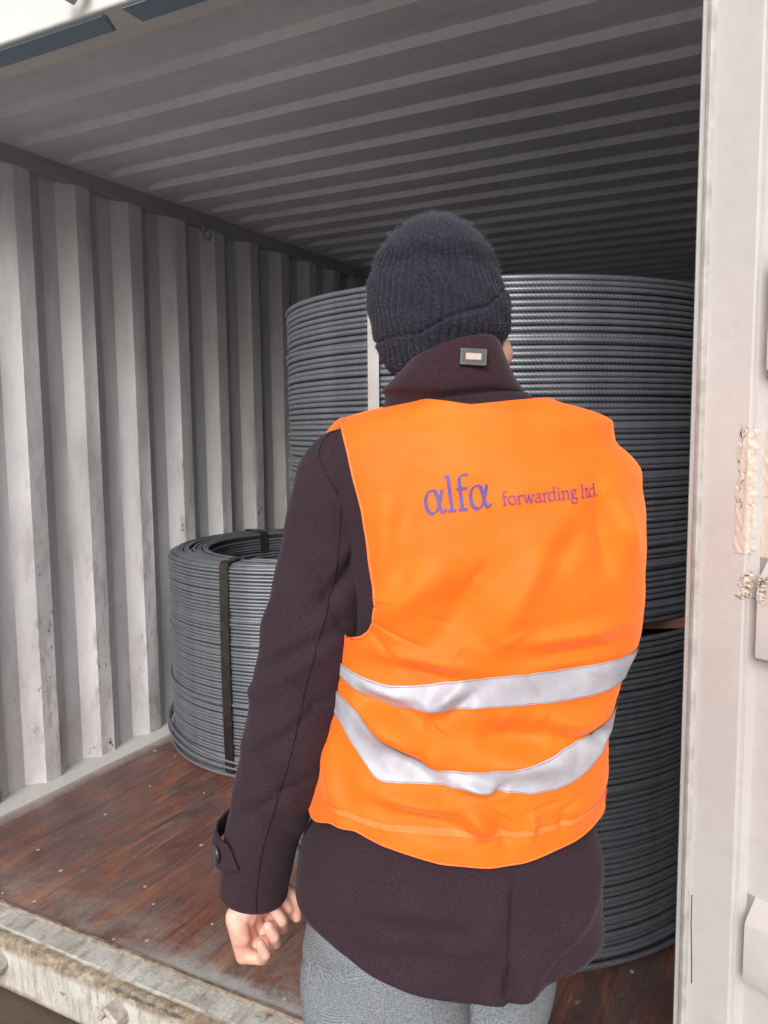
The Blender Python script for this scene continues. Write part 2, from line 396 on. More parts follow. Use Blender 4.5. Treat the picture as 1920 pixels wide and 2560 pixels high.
# roof: crossways ribs
rp = corrugated(L, .343, .205, (.052, .052, .042, .059), .0)
rd = .022
prof = []
y = .379
while y < L-.12:
    prof += [(y, 2.388+rd), (y+.0140, 2.388), (y+.1045, 2.388), (y+.1185, 2.388+rd)]
    y += .205
prof.insert(0, (.02, 2.388+rd)); prof.append((L, 2.388+rd))
P = []
for (a, d) in prof:
    row = []
    for x in [-.03, .0, .02, .04, .06, .08, .10, .13]+list(np.linspace(.2, W-.2, 30))+[W-.13, W-.10, W-.08, W-.06, W-.04, W-.02, W, W+.03]:
        e = min(1, max(0, (min(x, W-x)-.015)/.10)); e = e*e*(3-2*e)
        row.append((x, a+.0015*math.sin(x*5+a*9), 2.388+(d-2.388)*e+.0012*math.sin(x*3.1+a*5)))
    P.append(row)
o = grid('roof_panel', P, M['roof'], box, smooth=True); o.data.set_sharp_from_angle(angle=R(15))
boxo('roof_skin', (-.06, W+.06, .02, L, 2.425, 2.44), M['outer'], box)
# joint line across the front roof plate
boxo('roof_seam', (.0, W, .126, .129, 2.400, 2.4086), M['rail'], box)
# rails
for x0, x1 in ((-.05, .004), (W-.004, W+.05)):
    boxo('top_rail', (x0, x1, -.02, L, 2.326, 2.3905), M['rail'], box, .004)
    boxo('bottom_rail', (x0 if x0 < 0 else x0, x1, -.0, L, -.155, -.004), M['outer'], box, .004)
# slanted kick strip at the wall foot
m_ = MB(); m_.prism([(-.04, -.003), (-.04, .030), (.002, .022), (.040, .003), (.044, -.003)], 'y', .0, L)
M['kick'] = m_paint('kick_strip_paint', (.56, .55, .53), .6, True, .5)
m_.build('kick_strip', M['kick'], box, False, .003)
m_ = MB(); m_.prism([(W+.04, -.003), (W+.04, .030), (W-.002, .022), (W-.040, .003), (W-.044, -.003)], 'y', .0, L)
m_.build('kick_strip', M['kick'], box, False, .003)
# floor boards running into the container
xe = [0.0, .296, .60, .76, 1.06, 1.36, 1.66, 1.96, 2.18, W]
dark = boxo('floor_base', (.0, W, .001, L, -.10, -.022), M['steel_core'], box)
for k in range(len(xe)-1):
    yb = [.0, 2.35+.3*(k % 2), 4.6+.2*(k % 3), L]
    for j in range(3):
        boxo('floor_plank', (xe[k]+.0003, xe[k+1]-.0003, yb[j]+.002, yb[j+1]-.001, -.020, -.0004*((k*7+j*3) % 3)), M['floor'], box, .0006)
scr = MB(); scr.tube([(0, 0, -.004), (0, 0, .0006)], .0068, 10)
sc0 = None
def screw(x, y):
    global sc0
    if random.random() < .12: return
    if sc0 is None: sc0 = scr.build('floor_screw', M['screw'], box); o = sc0
    else: o = sc0.copy(); C.objects.link(o)
    o.location = (x, y, 0.0); q_ = random.uniform(.55, 1.15); o.scale = (q_, q_, 1); return o
for yy in (.03, .22, .49, .785, 1.04, 1.31, 1.6, 1.9):
    for k, xx in enumerate((.07, .19, .36, .51, .62, .78, .90, 1.04, 1.17, 1.33, 1.50, 1.64, 1.80, 1.95, 2.10, 2.25)):
        if (k*5+int(yy*100)) % 3 == 0 and yy > .1: continue
        screw(xx+random.uniform(-.05, .05), yy+random.uniform(-.035, .035))
# sill
prof = [(0, -.003), (-.004, .005), (-.013, .0055), (-.018, -.001), (-.080, -.002), (-.086, -.006), (-.098, -.006), (-.108, -.010),
        (-.118, -.020), (-.120, -.034), (-.120, -.146), (-.112, -.153), (-.03, -.153), (0, -.12)]
m_ = MB(); nx = 140; xsl = np.linspace(-.06, W+.10, nx); k = len(prof)
V = []
for x in xsl:
    for (a, b) in prof:
        s_ = 1 if a > -.112 else .5
        V.append((x, a+rng.normal(0, .0007)*s_, b+rng.normal(0, .0006)*s_ - (.002*math.sin(x*7) if a < -.07 and b > -.05 else 0)))
f = grid_faces(nx, k, False, True)+[tuple(range(k)), tuple((nx-1)*k+i for i in range(k-1, -1, -1))]
m_.add(V, f); m_.build('sill', M['sill'], box, True).data.set_sharp_from_angle(angle=R(28))
# header
m_ = MB(); m_.prism([(-.098, 2.288), (-.098, 2.52), (.03, 2.52), (.03, 2.284), (-.028, 2.284), (-.094, 2.284)], 'x', -.06, W+.1)
m_.build('header', M['outer'], box, False, .004)
for x0, x1 in ((-.02, 1.15), (1.205, 2.30)):
    m_ = MB()
    z = 2.2835
    m_.add([(x0, -.086, z), (x1-.004, -.086, z), (x1, -.075, z), (x1-.03, -.018, z), (x0, -.018, z), (x0, -.086, z-.004), (x1-.008, -.082, z-.004), (x1-.008, -.074, z-.004), (x1-.034, -.023, z-.004), (x0, -.023, z-.004)],
           [(0, 1, 6, 5), (1, 2, 7, 6), (2, 3, 8, 7), (3, 4, 9, 8), (4, 0, 5, 9), (5, 6, 7, 8, 9)])
    m_.build('door_seal_strip', M['dark_seal'], box, False)
# corner posts
for x0, x1 in ((-.08, .006), (2.387, 2.50)):
    boxo('corner_post', (x0, x1, -.118, .06, -.155, 2.52), M['outer'], box, .006)
# cam keepers on sill and header
def keeper(x, z, flip):
    m_ = MB(); s = -1 if flip else 1; y = -.120
    m_.prism([(x-.008, z+s*.028), (x-.001, z+s*.034), (x+.036, z+s*.010), (x+.034, z-s*.004), (x+.012, z+s*.006), (x+.003, z+s*.012)], 'y', y-.040, y+.002)
    m_.prism([(x-.008, z+s*.030), (x-.024, z+s*.006), (x-.022, z-s*.004), (x-.010, z-s*.002), (x+.004, z+s*.018)], 'y', y-.046, y-.018)
    m_.prism([(x+.036, z+s*.010), (x+.040, z-s*.010), (x+.014, z-s*.044), (x+.002, z-s*.048), (x+.006, z-s*.034), (x+.020, z-s*.014), (x+.024, z+s*.004)], 'y', y-.038, y+.002)
    m_.build('cam_keeper', M['keeper'], box, False, .0035)
for x in (.64, 1.085): keeper(x, -.062, False)
for x in (.69, 1.10): keeper(x, 2.33, True)
# lashing rings under the top rail
for yy in (1.60, 3.0, 4.4):
    m_ = MB(); pts = [(.026, yy+.024*math.sin(a), 2.292+.028*math.cos(a)) for a in np.linspace(0, 2*math.pi, 21)]
    m_.tube(pts, .007, 8, False); m_.tube([(.0, yy, 2.318), (.022, yy, 2.311)], .010, 8)
    m_.build('lashing_ring', M['rail'], box, True)

# ------------------------------------------------------------------ right door leaf, swung open
hinge = Vector((2.403, -.135, 0)); ldir = Vector((.8988, -.4384, 0)); lnor = Vector((-.4384, -.8988, 0))
door = empty('door_leaf', (hinge.x, hinge.y, 0), math.atan2(ldir.y, ldir.x), box)   # local +x along the leaf, local -y towards the viewer
door['label'] = 'pale painted door leaf swung open at the right'
DW, DZ0, DZ1 = 1.15, -.06, 2.27
for x0, x1 in ((.0, .082), (DW-.09, DW)):
    boxo('door_stile', (x0, x1, .0, .045, DZ0, DZ1), M['door'], door, .004)
for z0, z1 in ((DZ0, DZ0+.09), (DZ1-.09, DZ1)):
    boxo('door_rail', (.083, DW-.091, .001, .044, z0, z1), M['door'], door, .004)
# pressed panel with trapezoid horizontal ribs whose ends slope down
zz = []
z = DZ0+.09
ribs = [(.53, .625), (1.035, 1.150), (1.45, 1.60), (1.92, 2.05), (.10, .22)]
zs = sorted(set([DZ0+.09, DZ1-.09]+[q for a, b in ribs for q in (a-.012, a, a+.004, b-.004, b, b+.030)]+list(np.linspace(DZ0+.1, DZ1-.1, 30))))
xs = [.082, .086, .092, .098, .106, .112, .120, .14, .3, .6, .9, 1.03, 1.04, 1.052, DW-.09]
def rib_h(x, z):
    h = 0
    for a, b in ribs:
        t = min(1, max(0, (z-(a-.012))/.014)); u = min(1, max(0, ((b+.030)-z)/.034))
        h = max(h, min(t, u))
    e = min(1, max(0, (x-.092)/.014)); e = min(e, min(1, max(0, (1.052-x)/.014)))
    e = e*e*(3-2*e); h = h*h*(3-2*h)
    base = .020
    if x < .088 or x > 1.055: base = .006
    return base-(.030*h*e)
P = [[(x, rib_h(x, z), z) for z in zs] for x in xs]
o = grid('door_panel', P, M['door'], door, smooth=True); o.data.set_sharp_from_angle(angle=R(35))
P = [[(x, .043, z) for z in (DZ0+.09, DZ1-.09)] for x in (.082, DW-.09)]
grid('door_back', P, M['outer'], door, smooth=False)
m_ = MB(); m_.prism([(-.004, -.006), (.006, -.010), (.009, .004), (-.004, .030)], 'z', DZ0, DZ1)
m_.build('door_gasket', M['rubber'], door, True, .001)
tape_y = None
def rag_tape(x0, x1, z0, z1, seed, skew=0.):
    r_ = np.random.default_rng(seed); nu, nv = 34, 60; P = np.zeros((nu, nv, 3))
    jl = np.cumsum(r_.normal(0, .0016, nv)); jr = np.cumsum(r_.normal(0, .0016, nv)); jt = np.cumsum(r_.normal(0, .003, nu))
    ph = r_.uniform(0, 6, 6)
    for j in range(nv):
        v_ = j/(nv-1)
        for i in range(nu):
            u_ = i/(nu-1); a = x0+jl[j]*1.0+skew*v_; b = x1+jr[j]+skew*v_
            x = a+(b-a)*u_; z = z0+(z1-z0)*v_+jt[i]*(v_)-jt[nu-1-i]*(1-v_)*.6
            h = abs(math.sin(x*150+z*40+ph[0]+3*math.sin(z*37+x*60+ph[1])))**12*.0020+abs(math.sin(z*60-x*90+ph[2]+2.5*math.sin(x*120+z*25)))**14*.0022
            P[i, j] = (x, (0.0 if x < .082 else rib_h(x, z) if x > .088 else .006)-.0009-h*.35, z)
    o = grid('tape_scrap', P, M['packing_tape'], door, smooth=True); return o
rag_tape(.059, .120, 1.175, 1.375, 1, .010); rag_tape(.070, .122, 1.115, 1.158, 2, .004)
m_ = MB(); m_.tube([(.012, -.0008, .62+.0), (.0125, -.0012, .57), (.016, -.0012, .50), (.0165, -.001, .47)], .0007, 5)
m_.build('dark_scratch', M['seam'], door)

# ------------------------------------------------------------------ rebar coils
def ring_data(Rr, r, ribbed, seg_minor=10):
    if ribbed:
        nr = int(2*math.pi*Rr/.0100); nu = nr*4
    else: nr = 0; nu = 200
    u = np.arange(nu)/nu; ph = np.arange(seg_minor)/seg_minor*2*math.pi
    U, PH = np.meshgrid(u, ph, indexing='ij')
    rr = np.full_like(U, r)
    if ribbed:
        win = np.clip(np.cos(PH), 0, 1)**.5
        fr = (U*nr+.55*np.sin(PH)) % 1.0
        rib = np.clip(1-np.abs(fr-.5)/.30, 0, 1)
        rr += rib*win*.0020
        rr += (np.abs(np.sin(PH)) > .97)*.0006
    A = U*2*math.pi
    rad = Rr+rr*np.cos(PH)
    P = np.stack([rad*np.cos(A), rad*np.sin(A), rr*np.sin(PH)], -1)
    me = bpy.data.meshes.new('turn'); me.vertices.add(nu*seg_minor)
    me.vertices.foreach_set('co', P.reshape(-1))
    i = np.arange(nu)[:, None]; j = np.arange(seg_minor)[None, :]
    i2 = (i+1) % nu; j2 = (j+1) % seg_minor
    F_ = np.stack([i*seg_minor+j+0*j2, i2*seg_minor+j, i2*seg_minor+j2, i*seg_minor+j2], -1).reshape(-1)
    nf = nu*seg_minor
    me.loops.add(nf*4); me.loops.foreach_set('vertex_index', F_.astype(np.int32))
    me.polygons.add(nf); me.polygons.foreach_set('loop_start', np.arange(0, nf*4, 4, dtype=np.int32))
    me.update(calc_edges=True)
    at = me.attributes.new('crest', 'FLOAT', 'POINT'); at.data.foreach_set('value', ((rib*win) if ribbed else np.zeros_like(U)).reshape(-1).astype(np.float32)); me.materials.append(M['steel_bar']); me.shade_smooth()
    return me
def add_turn(me, parent, z, dx=0, dy=0, s=1.0, tx=0., ty=0., name='turn'):
    o = bpy.data.objects.new(name, me); C.objects.link(o); o.parent = parent
    o.location = (dx, dy, z); o.rotation_euler = (tx, ty, random.uniform(0, 6.28)*0+random.choice([0, .7, 1.9, 3.1, 4.4, 5.5]) if not (tx or ty) else 0)
    o.scale = (s, s, 1); return o
def coil(loc, Rr, Rin, Hc, pitch, label, top=True, seed=0, me=None):
    random.seed(seed)
    root = tag(empty('rebar_coil', loc), label, 'rebar coil', 'coils of ribbed steel bar in the container')
    r = pitch*.45
    n = int(Hc/pitch)
    for k in range(n):
        z = pitch*(.5+k); b = 0.
        if k in (0, 1): b = .004*(k == 1)
        add_turn(me, root, z+random.uniform(-.0009, .0009), random.uniform(-.0018, .0018), random.uniform(-.0018, .0018), 1+random.uniform(-.0030, .0034)+b,
                 random.uniform(-.0024, .0024), random.uniform(-.0024, .0024))
    # added dark filler between outer and inner turns, stops light passing through
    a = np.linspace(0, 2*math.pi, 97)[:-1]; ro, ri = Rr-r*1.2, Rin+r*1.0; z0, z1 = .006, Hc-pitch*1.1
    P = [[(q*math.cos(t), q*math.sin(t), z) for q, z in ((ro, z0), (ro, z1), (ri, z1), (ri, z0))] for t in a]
    grid('core_filler', P, M['steel_core'], root, True, True, False)
    if top:
        k = 1; q = Rr-pitch*1.02
        while q > Rin:
            me2 = ring_data(q, r, k < 9, 8)
            dz = -.010*(k % 3 == 1)*random.random()-.004*random.random()+(.004 if 2 < k < 9 else 0)
            add_turn(me2, root, Hc-pitch*.5+dz, random.uniform(-.003, .003), random.uniform(-.003, .003), 1+random.uniform(-.004, .004), random.uniform(-.004, .004), random.uniform(-.004, .004))
            k += 1; q -= pitch*1.01
        mi = ring_data(Rin, r, False, 8)
        for k in range(n-1):
            add_turn(mi, root, pitch*(.5+k), random.uniform(-.004, .004), random.uniform(-.004, .004), 1+random.uniform(-.006, .006), random.uniform(-.004, .004), random.uniform(-.004, .004))
    return root, r
def strap(root, ang, Rr, Rin, Hc, width, mat, bulge=.004, name='strap'):
    """flat steel band looped round the coil's section in the vertical plane at angle ang"""
    path = [(Rr+.006, .01)]+[(Rr+.0085+bulge*math.sin(math.pi*k/12), .02+(Hc-.035)*k/12) for k in range(13)]
    path += [(Rr+.004, Hc+.001), (Rr-.01, Hc+.006), ((Rr+Rin)/2, Hc+.010), (Rin+.01, Hc+.006), (Rin-.008, Hc-.004), (Rin-.010, Hc*.5), (Rin-.009, .012), (Rin+.02, -.0005), (Rr-.02, -.0005)]
    c_, s_ = math.cos(ang), math.sin(ang); P = []
    tilt = .0
    for i, (q, z) in enumerate(path):
        row = []
        for w in (-width/2, width/2):
            row.append((c_*q-s_*(w), s_*q+c_*(w), z))
        P.append(row)
    o = grid(name, P, mat, root, True, False, False)
    so = o.modifiers.new('t', 'SOLIDIFY'); so.thickness = .0014; so.offset = 1
    return o
PT, PL = .0149, .0137
me_big = ring_data(.66-PT*.45, PT*.45, True); me_small = ring_data(.598-PL*.45, PL*.45, True)
big_xy = (1.69, .98)
lower, r1 = coil((*big_xy, .001), .66, .44, .851, PT, 'dark rebar coil standing on the floor at the bottom of the right stack', False, 3, me_big)
upper, r1 = coil((big_xy[0]-.004, big_xy[1]+.004, .879), .66, .44, .851, PT, 'tall grey rebar coil stacked on another coil behind the woolly hat', False, 4, me_big)
left, r2 = coil((.566, 1.560, .001), .598, .425, .862, PL, 'single rebar coil with dark strap, standing alone by the left wall', True, 5, me_small)
# irregular, crossing and loose turns
for z, s, tx, ty, dx, dy in ((.30, 1.012, .010, -.008, 0, 0), (.325, 1.010, -.006, .004, 0, 0), (.52, 1.006, .004, .008, 0, 0), (.060, 1.018, .012, .01, 0, -.006), (.034, 1.034, .0, .012, .008, -.012), (.050, 1.024, .01, .004, .004, -.006), (.012, 1.020, .0, .0, .004, -.004), (.085, 1.012, -.008, .01, 0, 0)):
    add_turn(me_big, lower, z, dx, dy, s, tx, ty)
for z, s, tx, ty in ((.205, 1.012, .008, -.006), (.185, 1.010, -.004, .004), (.030, 1.008, .004, .0), (.055, 1.012, .006, .01), (.155, 1.006, .005, .006)):
    add_turn(me_big, upper, z, 0, 0, s, tx, ty)
for z, s, tx, ty, dx, dy in ((.315, 1.016, .020, .020, -.004, 0), (.70, 1.006, .012, -.006, 0, 0), (.055, 1.028, .012, .060, -.022, .004), (.075, 1.022, .0, .085, -.020, 0), (.030, 1.016, .02, .012, -.004, -.006), (.060, 1.006, -.02, .03, -.003, -.004), (.10, 1.004, .03, .02, 0, 0)):
    add_turn(me_small, left, z, dx, dy, s, tx, ty)
strap(left, R(272), .598, .425, .862, .041, M['strap_dark'], .006)
strap(left, R(152), .598, .425, .862, .041, M['strap_dark'], .002)
strap(left, R(30), .598, .425, .862, .041, M['strap_dark'], .002)
strap(upper, R(262), .66, .44, .851, .034, M['strap_pale'], .003)
strap(upper, R(350), .66, .44, .851, .034, M['strap_pale'], .003)
strap(lower, R(231), .66, .44, .851, .034, M['strap_dark'], .003)
for zc in (.30, .43):
    m_ = MB(); m_.box(.6065, .6125, -.0210, .0210, zc, zc+.045)
    o = m_.build('strap_seal', M['strap_dark'], left, False, .001); o.rotation_euler = (0, 0, R(272))
for q_, (me_, root_, rr_, hh_) in enumerate(((me_small, left, .598, .862), (me_big, upper, .66, .851), (me_big, lower, .66, .851))):
    for k_ in range(5):      # crossing turns that ride over their neighbours
        a1, a2 = random.uniform(-.016, .016), random.uniform(-.016, .016)
        add_turn(me_, root_, random.uniform(.12, hh_-.12), 0, 0, 1+random.uniform(.004, .009), a1, a2)
# hooked wire end sticking out above the left coil
m_ = MB(); m_.tube([(-.30, .36, .85), (-.30, .36, .905)], .0025, 6); m_.tube([(-.285, .37, .85), (-.288, .37, .895)], .0025, 6)
m_.build('wire_end', M['steel_core'], left)
# timbers
for i, (x, y, a) in enumerate(((2.22, .72, .5), (1.25, 1.15, 1.2), (1.85, 1.5, 2.6))):
    o = MB(); o.box(-.10, .10, -.045, .045, 0, .0285); o = o.build('dunnage_block', M['dunnage'], None, False, .003)
    o.location = (x, y, .8500); o.rotation_euler = (0, 0, a)
    tag(o, ('brown timber block wedged between the stacked coils beside the door edge', 'brown timber block between the stacked coils, on the left wall side', 'brown timber block between the stacked coils, at the far side')[i], 'timber block', 'timber blocks between the two stacked coils')
o = MB(); o.box(-.07, .07, -.03, .03, 0, .075); o = o.build('timber_chock', M['timber'], None, False, .003)
o.location = (1.10, .60, .0015); o.rotation_euler = (0, 0, R(-30)); tag(o, 'pale wooden chock on the floor, glimpsed between sleeve and coat', 'wooden chock')

# ------------------------------------------------------------------ person
PO = (2.0966, -.3604, 0.0)
person = tag(empty('person', (PO[0], PO[1], GZ), yaw), 'person seen from behind in orange safety vest, plum wool coat and dark knit hat', 'person')
DZ = -GZ      # local z of world 0
def wz(z): return z+DZ
def fold_field(x, z, folds):
    h = 0.0
    for (x0, z0, x1, z1, w, a) in folds:
        dx, dz = x1-x0, z1-z0; L2 = dx*dx+dz*dz
        t = np.clip(((x-x0)*dx+(z-z0)*dz)/L2, 0, 1)
        d = np.hypot(x-(x0+dx*t), z-(z0+dz*t)); taper = np.sin(np.pi*np.clip(t, .08, .92))
        h = h+a*taper*np.exp(-(d/w)**2)
    return h
def interp(tab, z):
    a = np.array(tab); o = np.argsort(a[:, 0]); a = a[o]
    zz_ = a[:, 0]; out = []
    # smooth (cubic hermite) interpolation column by column
    for c_ in range(1, a.shape[1]):
        y_ = a[:, c_]; m_ = np.gradient(y_, zz_)
        i = np.clip(np.searchsorted(zz_, z)-1, 0, len(zz_)-2); h = zz_[i+1]-zz_[i]; t = np.clip((z-zz_[i])/h, 0, 1)
        out.append((2*t**3-3*t**2+1)*y_[i]+(t**3-2*t**2+t)*h*m_[i]+(-2*t**3+3*t**2)*y_[i+1]+(t**3-t**2)*h*m_[i+1])
    return out
def sell(c_, e): return np.sign(c_)*np.abs(c_)**e
# vest body sections in world z: z, left, right, half depth, centre depth
VS = [(.740, -.222, .204, .150, .0), (.80, -.219, .204, .147, .0), (.87, -.202, .211, .140, .0), (.93, -.189, .213, .134, .0), (1.0, -.174, .226, .132, .0),
      (1.05, -.168, .246, .135, .0), (1.10, -.166, .256, .140, .0), (1.20, -.180, .258, .143, .0), (1.28, -.190, .255, .140, .004), (1.318, -.196, .249, .134, .006), (1.335, -.196, .236, .130, .008), (1.350, -.194, .219, .126, .010),
      (1.368, -.186, .214, .120, .010), (1.384, -.166, .209, .113, .010), (1.396, -.126, .178, .107, .008), (1.408, -.080, .135, .102, .004), (1.420, -.060, .105, .098, .002)]
E_ = 2/2.5
def body_pt(th, z, off, tab=VS):
    xl, xr, b, cy = interp(tab, z)
    cx, a = (xl+xr)/2, (xr-xl)/2
    return cx+(a+off)*sell(np.cos(th), E_), cy+(b+off)*sell(np.sin(th), E_)
def th_for_x(x, z, off=0.0, tab=VS):
    """angle on the back (camera) side whose section point has this x"""
    xl, xr, b, cy = interp(tab, z)
    cx, a = (xl+xr)/2, (xr-xl)/2
    c_ = np.clip((x-cx)/(a+off), -1, 1)
    return -np.arccos(sell(c_, 1/E_))
VF = [(-.02, 1.21, -.13, 1.10, .022, .007), (.12, 1.22, .02, 1.08, .026, .011), (.16, 1.26, .06, 1.12, .018, -.006), (.20, 1.29, .235, 1.18, .018, .007), (.17, 1.30, .19, 1.16, .015, -.006),
      (-.10, 1.30, -.115, 1.15, .016, .005), (-.05, 1.33, -.10, 1.22, .022, -.004), (.02, 1.18, -.06, 1.07, .022, -.006),
      (-.14, 1.075, .02, 1.055, .012, .005), (-.10, 1.06, .0, 1.035, .013, -.006), (.05, 1.09, .22, 1.11, .012, .005), (.08, 1.07, .22, 1.085, .010, -.004),
      (-.16, 1.01, -.05, .985, .012, -.008), (-.15, 1.03, -.06, 1.012, .010, .005), (.0, 1.04, -.06, .99, .010, .006), (.02, 1.03, -.03, .985, .008, -.005),
      (-.15, .99, -.05, .93, .022, .012), (-.12, .955, -.04, .90, .014, -.009), (.0, .965, .12, .950, .022, -.010), (.02, .93, .16, .925, .020, .009), (.10, .985, .20, .965, .014, .008), (.17, .96, .21, .93, .012, -.006),
      (-.14, .885, .0, .86, .014, .008), (-.12, .865, .02, .83, .016, -.008), (.0, .87, .03, .82, .012, .008), (.035, .86, .055, .81, .009, -.004), (.09, .86, .085, .82, .006, .004), (.13, .86, .13, .82, .006, -.003),
      (-.02, .905, .05, .885, .008, .006), (.05, .90, .03, .88, .006, -.005), (-.20, .93, -.17, .83, .014, .007)]
nz1 = rng.uniform(0, 6, 12)
for k in range(34):      # small sharp creases, mostly round the waist and under the arms
    x_, z_ = rng.uniform(-.16, .20), rng.choice([rng.uniform(.84, .90), rng.uniform(.93, 1.08), rng.uniform(1.05, 1.16)])
    a_ = rng.normal(.15, .6); l_ = rng.uniform(.03, .09)
    VF.append((x_, z_, x_+l_*math.cos(a_), z_+l_*math.sin(a_), rng.uniform(.0028, .006), rng.choice([-1, 1])*rng.uniform(.0007, .0017)))
def vest_surf(x, z, off=0.010, back=True):
    """world-z point on the vest's back panel for a given local x"""
    th = th_for_x(x, z, off); X_, Y_ = body_pt(th, z, off)
    h = 2.1*fold_field(X_, z, VF)+.0022*np.sin(X_*31+z*17+nz1[0])*np.sin(z*29-X_*9+nz1[1])+.0012*np.sin(X_*70-z*44)*np.sin(z*61+X_*22)
    nx_ = np.cos(th)*.5; ny_ = -np.sqrt(np.clip(1-nx_**2, 0, 1))
    return X_+h*nx_, Y_+h*ny_*1.0
def vest_grid(s_edges, top, bot, name, nu=150, nv=190):
    pass
def lerp_pts(pts, q):
    a = np.array(pts); o = np.argsort(a[:, 0]); a = a[o]
    if pts is LE: return np.interp(q, a[:, 0], a[:, 1])
    q = np.asarray(q, float)      # lightly rounded corners: average of shifted linear interpolations
    return sum(np.interp(q+d_, a[:, 0], a[:, 1])*w_ for d_, w_ in ((-.005, .15), (-.0025, .2), (0, .3), (.0025, .2), (.005, .15)))
# back panel outline: left edge x(z), right edge (silhouette), neckline and hem
LE = [(.74, -.30), (1.0795, -.30), (1.081, -.166), (1.084, -.152), (1.089, -.141), (1.098, -.131), (1.112, -.1235), (1.14, -.119), (1.20, -.128), (1.264, -.136), (1.327, -.152), (1.36, -.160), (1.40, -.17), (1.43, -.18)]
HEM = [(-.30, .815), (-.218, .812), (-.195, .826), (-.158, .828), (-.112, .812), (-.034, .794), (.03, .789), (.075, .791), (.148, .808), (.187, .820), (.212, .822), (.30, .822)]
NECK = [(-.30, 1.40), (-.17, 1.387), (-.10, 1.404), (-.05, 1.413), (-.02, 1.409), (.01, 1.404), (.06, 1.409), (.125, 1.414), (.165, 1.402), (.225, 1.386), (.30, 1.386)]
nu, nv = 200, 340
P = np.zeros((nu, nv, 3))
U = np.linspace(0, 1, nu)
xg = -.226+(.290+.226)*U
zt = np.zeros(nu)
for iv in range(nv):
    v_ = iv/(nv-1)
    # rows follow hem at the bottom and neckline at the top
    zmid = .79+(1.412-.79)*v_
    xlz, xrz, _, _ = interp(VS, np.array([zmid]))
    for _it in range(1):
        le = float(xlz[0])-.010; re = float(xrz[0])+.010
    # distribute by angle so that the turning side is well sampled
    thl = th_for_x(np.array([le]), np.array([zmid]), .010)[0]; thr = th_for_x(np.array([re]), np.array([zmid]), .010)[0]
    th = thl+(thr-thl)*U
    x0, _ = body_pt(th, np.full(nu, zmid), .010)
    hb = lerp_pts(HEM, x0); ht = lerp_pts(NECK, x0)
    zz_ = hb*(1-v_)+v_*np.minimum(ht, 1.416)
    zz_ = np.clip(zz_, .742, 1.4175)
    X_, Y_ = body_pt(th, zz_, .010)
    X_ = np.where(np.abs(X_-x0) > 0, X_, X_)
    # keep the armhole edge where it is drawn
    le2 = np.maximum(lerp_pts(LE, zz_), -.30)
    X_, Y_ = vest_surf(np.maximum(X_, le2), zz_)
    P[:, iv, 0] = X_; P[:, iv, 1] = Y_; P[:, iv, 2] = wz(zz_)
vest = empty('safety_vest', (0, 0, 0), 0, person)
o = grid('back_panel', P, M['vest'], vest, smooth=True, flip=True)
so = o.modifiers.new('thick', 'SOLIDIFY'); so.thickness = .0016; so.offset = 1
backP = P
# trims: armhole binding, hem tape, neckline
def edge_tube(name, pts, r, mat, parent, seg=6):
    m_ = MB(); m_.tube(pts, r, seg); return m_.build(name, mat, parent, True)
i_arm = [iv for iv in range(nv) if P[0, iv, 2] > wz(1.082)]
edge_tube('armhole_binding', [P[0, iv] for iv in i_arm], .0022, M['trim'], vest)
edge_tube('hem_binding', [P[iu, 0] for iu in range(0, nu, 2)], .0014, M['trim'], vest)
def vest_strip(name, xs_, lo, hi, off, mat, parent, rows=10, extra=None):
    Q = np.zeros((len(xs_), rows, 3))
    for r_ in range(rows):
        t = r_/(rows-1); z_ = lo*(1-t)+hi*t
        X_, Y_ = vest_surf(xs_, z_)
        th = th_for_x(xs_, z_, .010); nx_ = np.cos(th)*.8
        Q[:, r_, 0] = X_+off*nx_; Q[:, r_, 1] = Y_-off*np.sqrt(1-nx_**2); Q[:, r_, 2] = wz(z_)
    if extra is not None: Q[:, :, 1] += extra(Q)
    return grid(name, Q, mat, parent, smooth=True, flip=True), Q
def sil(z, side):   # extreme x of the vest at this height
    xl, xr, b, cy = interp(VS, z); return (xl-.0098) if side < 0 else (xr+.0098)
B1U = [(-.19, 1.044), (-.163, 1.040), (-.129, 1.034), (-.098, 1.031), (-.054, 1.033), (-.02, 1.038), (-.004, 1.042), (.028, 1.047), (.09, 1.052), (.159, 1.056), (.221, 1.060), (.28, 1.066)]
B1L = [(-.19, 1.026), (-.163, 1.020), (-.129, 1.006), (-.098, .997), (-.029, .998), (.015, 1.002), (.059, 1.006), (.122, 1.009), (.172, 1.011), (.212, 1.016), (.28, 1.026)]
B2U = [(-.21, 1.002), (-.175, .999), (-.158, .996), (-.139, .984), (-.118, .968), (-.090, .946), (-.067, .931), (-.048, .920), (-.02, .918), (.02, .918), (.06, .924), (.105, .934), (.150, .948), (.179, .958), (.205, .972), (.25, .990)]
B2L = [(-.21, .976), (-.185, .968), (-.171, .959), (-.149, .934), (-.122, .903), (-.112, .900), (-.042, .898), (.022, .892), (.060, .889), (.088, .885), (.123, .888), (.161, .900), (.190, .918), (.215, .938), (.25, .952)]
